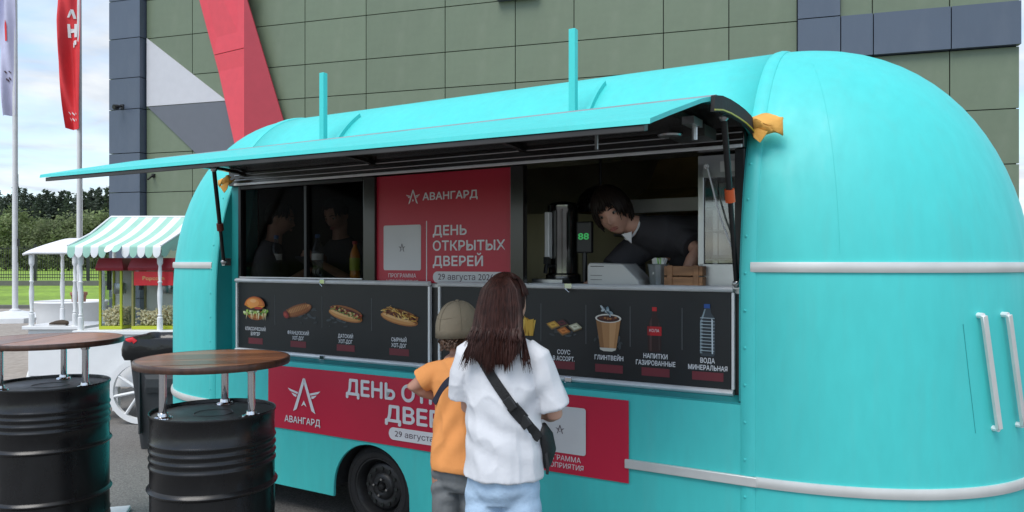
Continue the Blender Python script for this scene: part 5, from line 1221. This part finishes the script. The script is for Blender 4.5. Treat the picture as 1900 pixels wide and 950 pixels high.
# tub planter
tp = thing('tub_planter', 'white round tub with a terracotta pot behind the white cart', 'planter', (-6.55, 11.2, 0))
g = MB(); g.lathe([(0, 0), (.34, 0), (.37, .05), (.42, .85), (.47, 1.0), (.485, 1.03), (.47, 1.045), (.44, 1.02), (.40, .8)], 48, cap=False, sx=1.05); obj('tub_body', g, K['white'], tp)
g = MB(); g.lathe([(0, .80), (.40, .80)], 40, cap=False); obj('soil', g, K['bark'], tp)
g = MB(); g.lathe([(.07, .80), (.10, 1.12), (.115, 1.13), (.115, 1.17), (.10, 1.175), (.09, 1.14)], 24, (.12, 0, 0), cap=False); obj('terracotta_pot', g, K['gland'], tp)
# flagpoles and flags
def flagpole(label, X, Y, h, r0):
    f = thing('flagpole', label, 'flagpole', (X, Y, 0), 0, 'white flagpoles by the lawn')
    g = MB(); g.tube([(0, 0, .24), (0, 0, h*.5), (0, 0, h)], [r0, r0*.9, r0*.6], 16); obj('pole', g, K['polewhite'], f)
    g = MB(); R = []
    for rr, z in ((1.0, 0), (1.0, .14), (.86, .17), (.22, .29), (0.12, .295)): R.append([(rr*cos(a), rr*sin(a), z) for a in [2*pi*k/6+.25 for k in range(6)]])
    g.rings(R, True); obj('pole_base', g, K['concrete_w'], f, 20, .01)
    g = MB(); g.lathe([(r0*1.0, .26), (r0*1.9, .285), (r0*1.9, .31), (r0, .36)], 16); obj('collar', g, K['polewhite'], f)
    g = MB(); g.tube([(r0+.02, -.02, 1.6), (r0+.025, -.02, 4)], .006, 5); g.box((r0+.02, 0, 2.15), (.04, .05, .2)); obj('halyard', g, K['black'] if Y > 20 else K['polewhite'], f)
flagpole('white flagpole on the far left carrying the lavender flag', -13.5, 20.5, 12.5, .072)
flagpole('white flagpole carrying the red flag, rising behind the white cart', -11.18, 19.5, 12.5, .066)
def flag(label, X, Y, zb, zt, wfun, mat, seed, name='flag'):
    f = thing('flag', label, 'flag', (X, Y, 0), 0, 'flags on the poles'); R = []; nz, nx = 60, 18
    def P(u, v):
        z = zb+(zt-zb)*v; w = wfun(v); x = .05-u*w; y = -.07-.11*sin(u*6+v*5+seed)*(.25+u)-.07*sin(u*11-v*9+seed*2)*(.2+u); return (x, y, z+.25*u*(1-v)*0-.10*u*(1-u))
    for j in range(nz+1): R.append([P(i/nx, j/nz) for i in range(nx+1)])
    g = MB(); g.rings(R, False, closed=False); o = obj('flag_cloth', g, mat, f, 60); return f, P
f, P = flag('red flag with white letters hanging limp on the right flagpole', -11.18, 19.5, 5.05, 11.2, lambda v: .30+.30*min(1, v*2.2)+.06*sin(v*9), K['flag_r'], 1)
def on_flag(f, P, pts, mat, nm='flag_mark'):
    g = MB()
    for pl in pts: g.add([(lambda q: (q[0], q[1]-.022, q[2]))(P(u, v)) for u, v in pl], [tuple(range(len(pl)))])
    obj(nm, g, mat, f, 0)
def bars(segs):
    r = []
    for (u0, v0, u1, v1, t) in segs:
        du, dv = (t*1.4, 0) if abs(v1-v0)*6 > abs(u1-u0)*.6 else (0, t*.16); r.append([(u0-du, v0-dv), (u0+du, v0+dv), (u1+du, v1+dv), (u1-du, v1-dv)])
    return r
v0 = (1.62+(486-57)*19.5/1400-5.05)/6.15
on_flag(f, P, bars([(.52, v0-.028, .52, v0+.028, .045), (.20, v0-.028, .20, v0+.028, .045), (.52, v0, .20, v0, .05), (.52, v0+.055, .38, v0+.083, .04), (.24, v0+.05, .36, v0+.088, .04), (.30, v0-.052, .16, v0-.05, .06), (.30, v0-.07, .30, v0-.05, .03)]), K['white_print'])
on_flag(f, P, bars([(.15+.25*k, .035+.002*k, .3+.25*k, .045+.002*k, .02) for k in range(3)]+[(.15+.25*k, .06+.002*k, .3+.25*k, .07+.002*k, .02) for k in range(3)]), K['white_print'])
f, P = flag('pale lavender flag hanging limp on the far left flagpole', -13.5, 20.5, 5.6, 11.6, lambda v: .34+.30*min(1, v*2)+.05*sin(v*8+1), K['flag_w'], 4)
v1 = (1.62+(486-57)*20.5/1400-5.6)/6.0
on_flag(f, P, [[(.30, v1-.05), (.44, v1-.05), (.44, v1+.02), (.36, v1+.045), (.30, v1+.02)]], K['flag_r'])
on_flag(f, P, bars([(.2, .16, .32, .17, .03), (.45, .165, .3, .155, .03), (.2, .19, .3, .20, .03), (.42, .19, .5, .2, .03)]), K['dark_print'])
# white slab by the drums
sl_ = thing('stone_slab', 'small white slab lying on the asphalt between the two drum tables', 'slab', (-2.55, 4.79, 0.004), .3)
g = MB(); g.box((0, 0, .0155), (.20, .22, .03)); obj('slab_block', g, K['concrete_w'], sl_, 0, .008)
# ------------------------------------------------------------------ fence and forest
fe = thing('metal_fence', 'black metal bar fence along the far side of the lawn', 'fence', (0, 51.5, 0))
g = MB(); g.b2((-62, -.1, 0), (-12, .1, .34)); obj('plinth', g, K['kerb'], fe, 0)
for k in range(14):
    x = -61.5+3.62*k+.0; g = MB(); g.b2((x-.07, -.07, .34), (x+.07, .07, 2.82)); obj('fence_post', g, K['fence'], fe, 0)
for z in (.55, .75, 2.55): g = MB(); g.b2((-62, -.02, z-.025), (-12, .02, z+.025)); obj('fence_rail', g, K['fence'], fe, 0)
g = MB()
for k in range(300): x = -61.9+.166*k; g.b2((x-.014, -.035, .4), (x+.014, -.021, 2.72))
tag(obj('fence_bar', g, K['fence'], fe, 0), kind='stuff')
def leaf_quads(mb, c, n, r, size, rnd_, flat=.5):
    for _ in range(n):
        p = Vector((rnd_.gauss(0, r*.5), rnd_.gauss(0, r*.5), rnd_.gauss(0, r*flat)))+Vector(c); a = Vector((rnd_.gauss(0, 1), rnd_.gauss(0, 1), rnd_.gauss(0, .6))).normalized(); b = a.orthogonal().normalized()
        s = size*rnd_.uniform(.6, 1.4); mb.add([p-a*s, p+b*s*.6, p+a*s, p-b*s*.6], [(0, 1, 2, 3)])
def spruce_mesh(seed, h=14):
    r = random.Random(seed); m = MB(); L_ = 20; kx = .25 if seed % 2 else .21
    for i in range(L_):
        t = i/(L_-1); z = h*(.04+.93*t); rad = h*kx*(1-t)**(.75 if seed % 2 else .6)*(.7+.5*r.random())+.18; nb = max(4, int(10*(1-t)+4))
        for k in range(nb):
            a = r.uniform(0, 2*pi); ln = rad*r.uniform(.55, 1.15)
            for q in (.3, .65, 1): leaf_quads(m, (cos(a)*ln*q, sin(a)*ln*q, z-ln*q*.2+.4*r.gauss(0, 1)*(1-t)), 4, .45+.35*(1-t), .26+.14*(1-t), r, .45)
    return mesh_of('spruce_crown', m, K['leaf_dark'], 0)
def broad_mesh(seed, h=6.5):
    r = random.Random(seed); m = MB()
    for i in range(46):
        a = r.uniform(0, 2*pi); z = r.uniform(.12, 1)*h; w = h*.36*sqrt(max(0, 1-((z/h-.45)/.58)**2)); q = w*sqrt(r.random()); leaf_quads(m, (cos(a)*q, sin(a)*q, z), 42, .85, .20, r, .5)
    return mesh_of('broadleaf_crown', m, K['leaf_mid'], 0)
SP = [spruce_mesh(i) for i in (1, 2, 3, 4)]; BR = [broad_mesh(i) for i in (1, 2, 3)]
tk = MB(); tk.tube([(0, 0, 0), (0, 0, 6), (0, 0, 13.4)], [.2, .13, .03], 8); TKM = mesh_of('trunk', tk, K['bark'])
tk = MB(); tk.tube([(0, 0, 0), (.05, 0, 2), (0, .05, 5)], [.13, .1, .03], 8); tk.tube([(.03, 0, 1.6), (.9, .3, 3.6)], [.06, .02], 6); tk.tube([(.03, 0, 1.9), (-.8, -.2, 4)], [.06, .02], 6); TKB = mesh_of('trunk', tk, K['bark'])
r = random.Random(17)
def tree(name, label, cat, x, y, sc_, crown, trunk, group, sz=1):
    t = thing(name, label, cat, (x, y, 0), r.uniform(0, 6.28), group); t.scale = (sc_*r.uniform(.9, 1.1), sc_*r.uniform(.9, 1.1), sc_*sz)
    link('crown', crown, t); link('trunk', trunk, t)
for k in range(40):
    row = k % 2; Y = (225, 250)[row]+r.uniform(-5, 5); x = (-20+ (k/39)*270-30); X = (x-950)/1400*Y+r.uniform(-.6, .6)
    top = 352+r.uniform(-8, 14)+(10 if x < 30 else 0)+(8 if row else 0)
    tree('spruce_tree', 'dark spruce in the dense forest edge far beyond the fence', 'spruce', X, Y, (1.62+(486-top)*Y/1400)/13.9, SP[k % 4], TKM, 'dark spruces beyond the fence')
for k in range(26):
    row = k % 2; Y = (140, 175)[row]+r.uniform(-4, 4); x = -25+(k/25)*235+r.uniform(-4, 4); X = (x-950)/1400*Y
    top = r.choice((395, 405, 415, 425))-(8 if row else -8)+r.uniform(-8, 8)
    tree('broadleaf_tree', 'lighter green bushy tree in front of the dark spruces', 'tree', X, Y, (1.62+(486-top)*Y/1400)/6.9, BR[k % 3], TKB, 'bushy trees beyond the fence')
flush_texts()
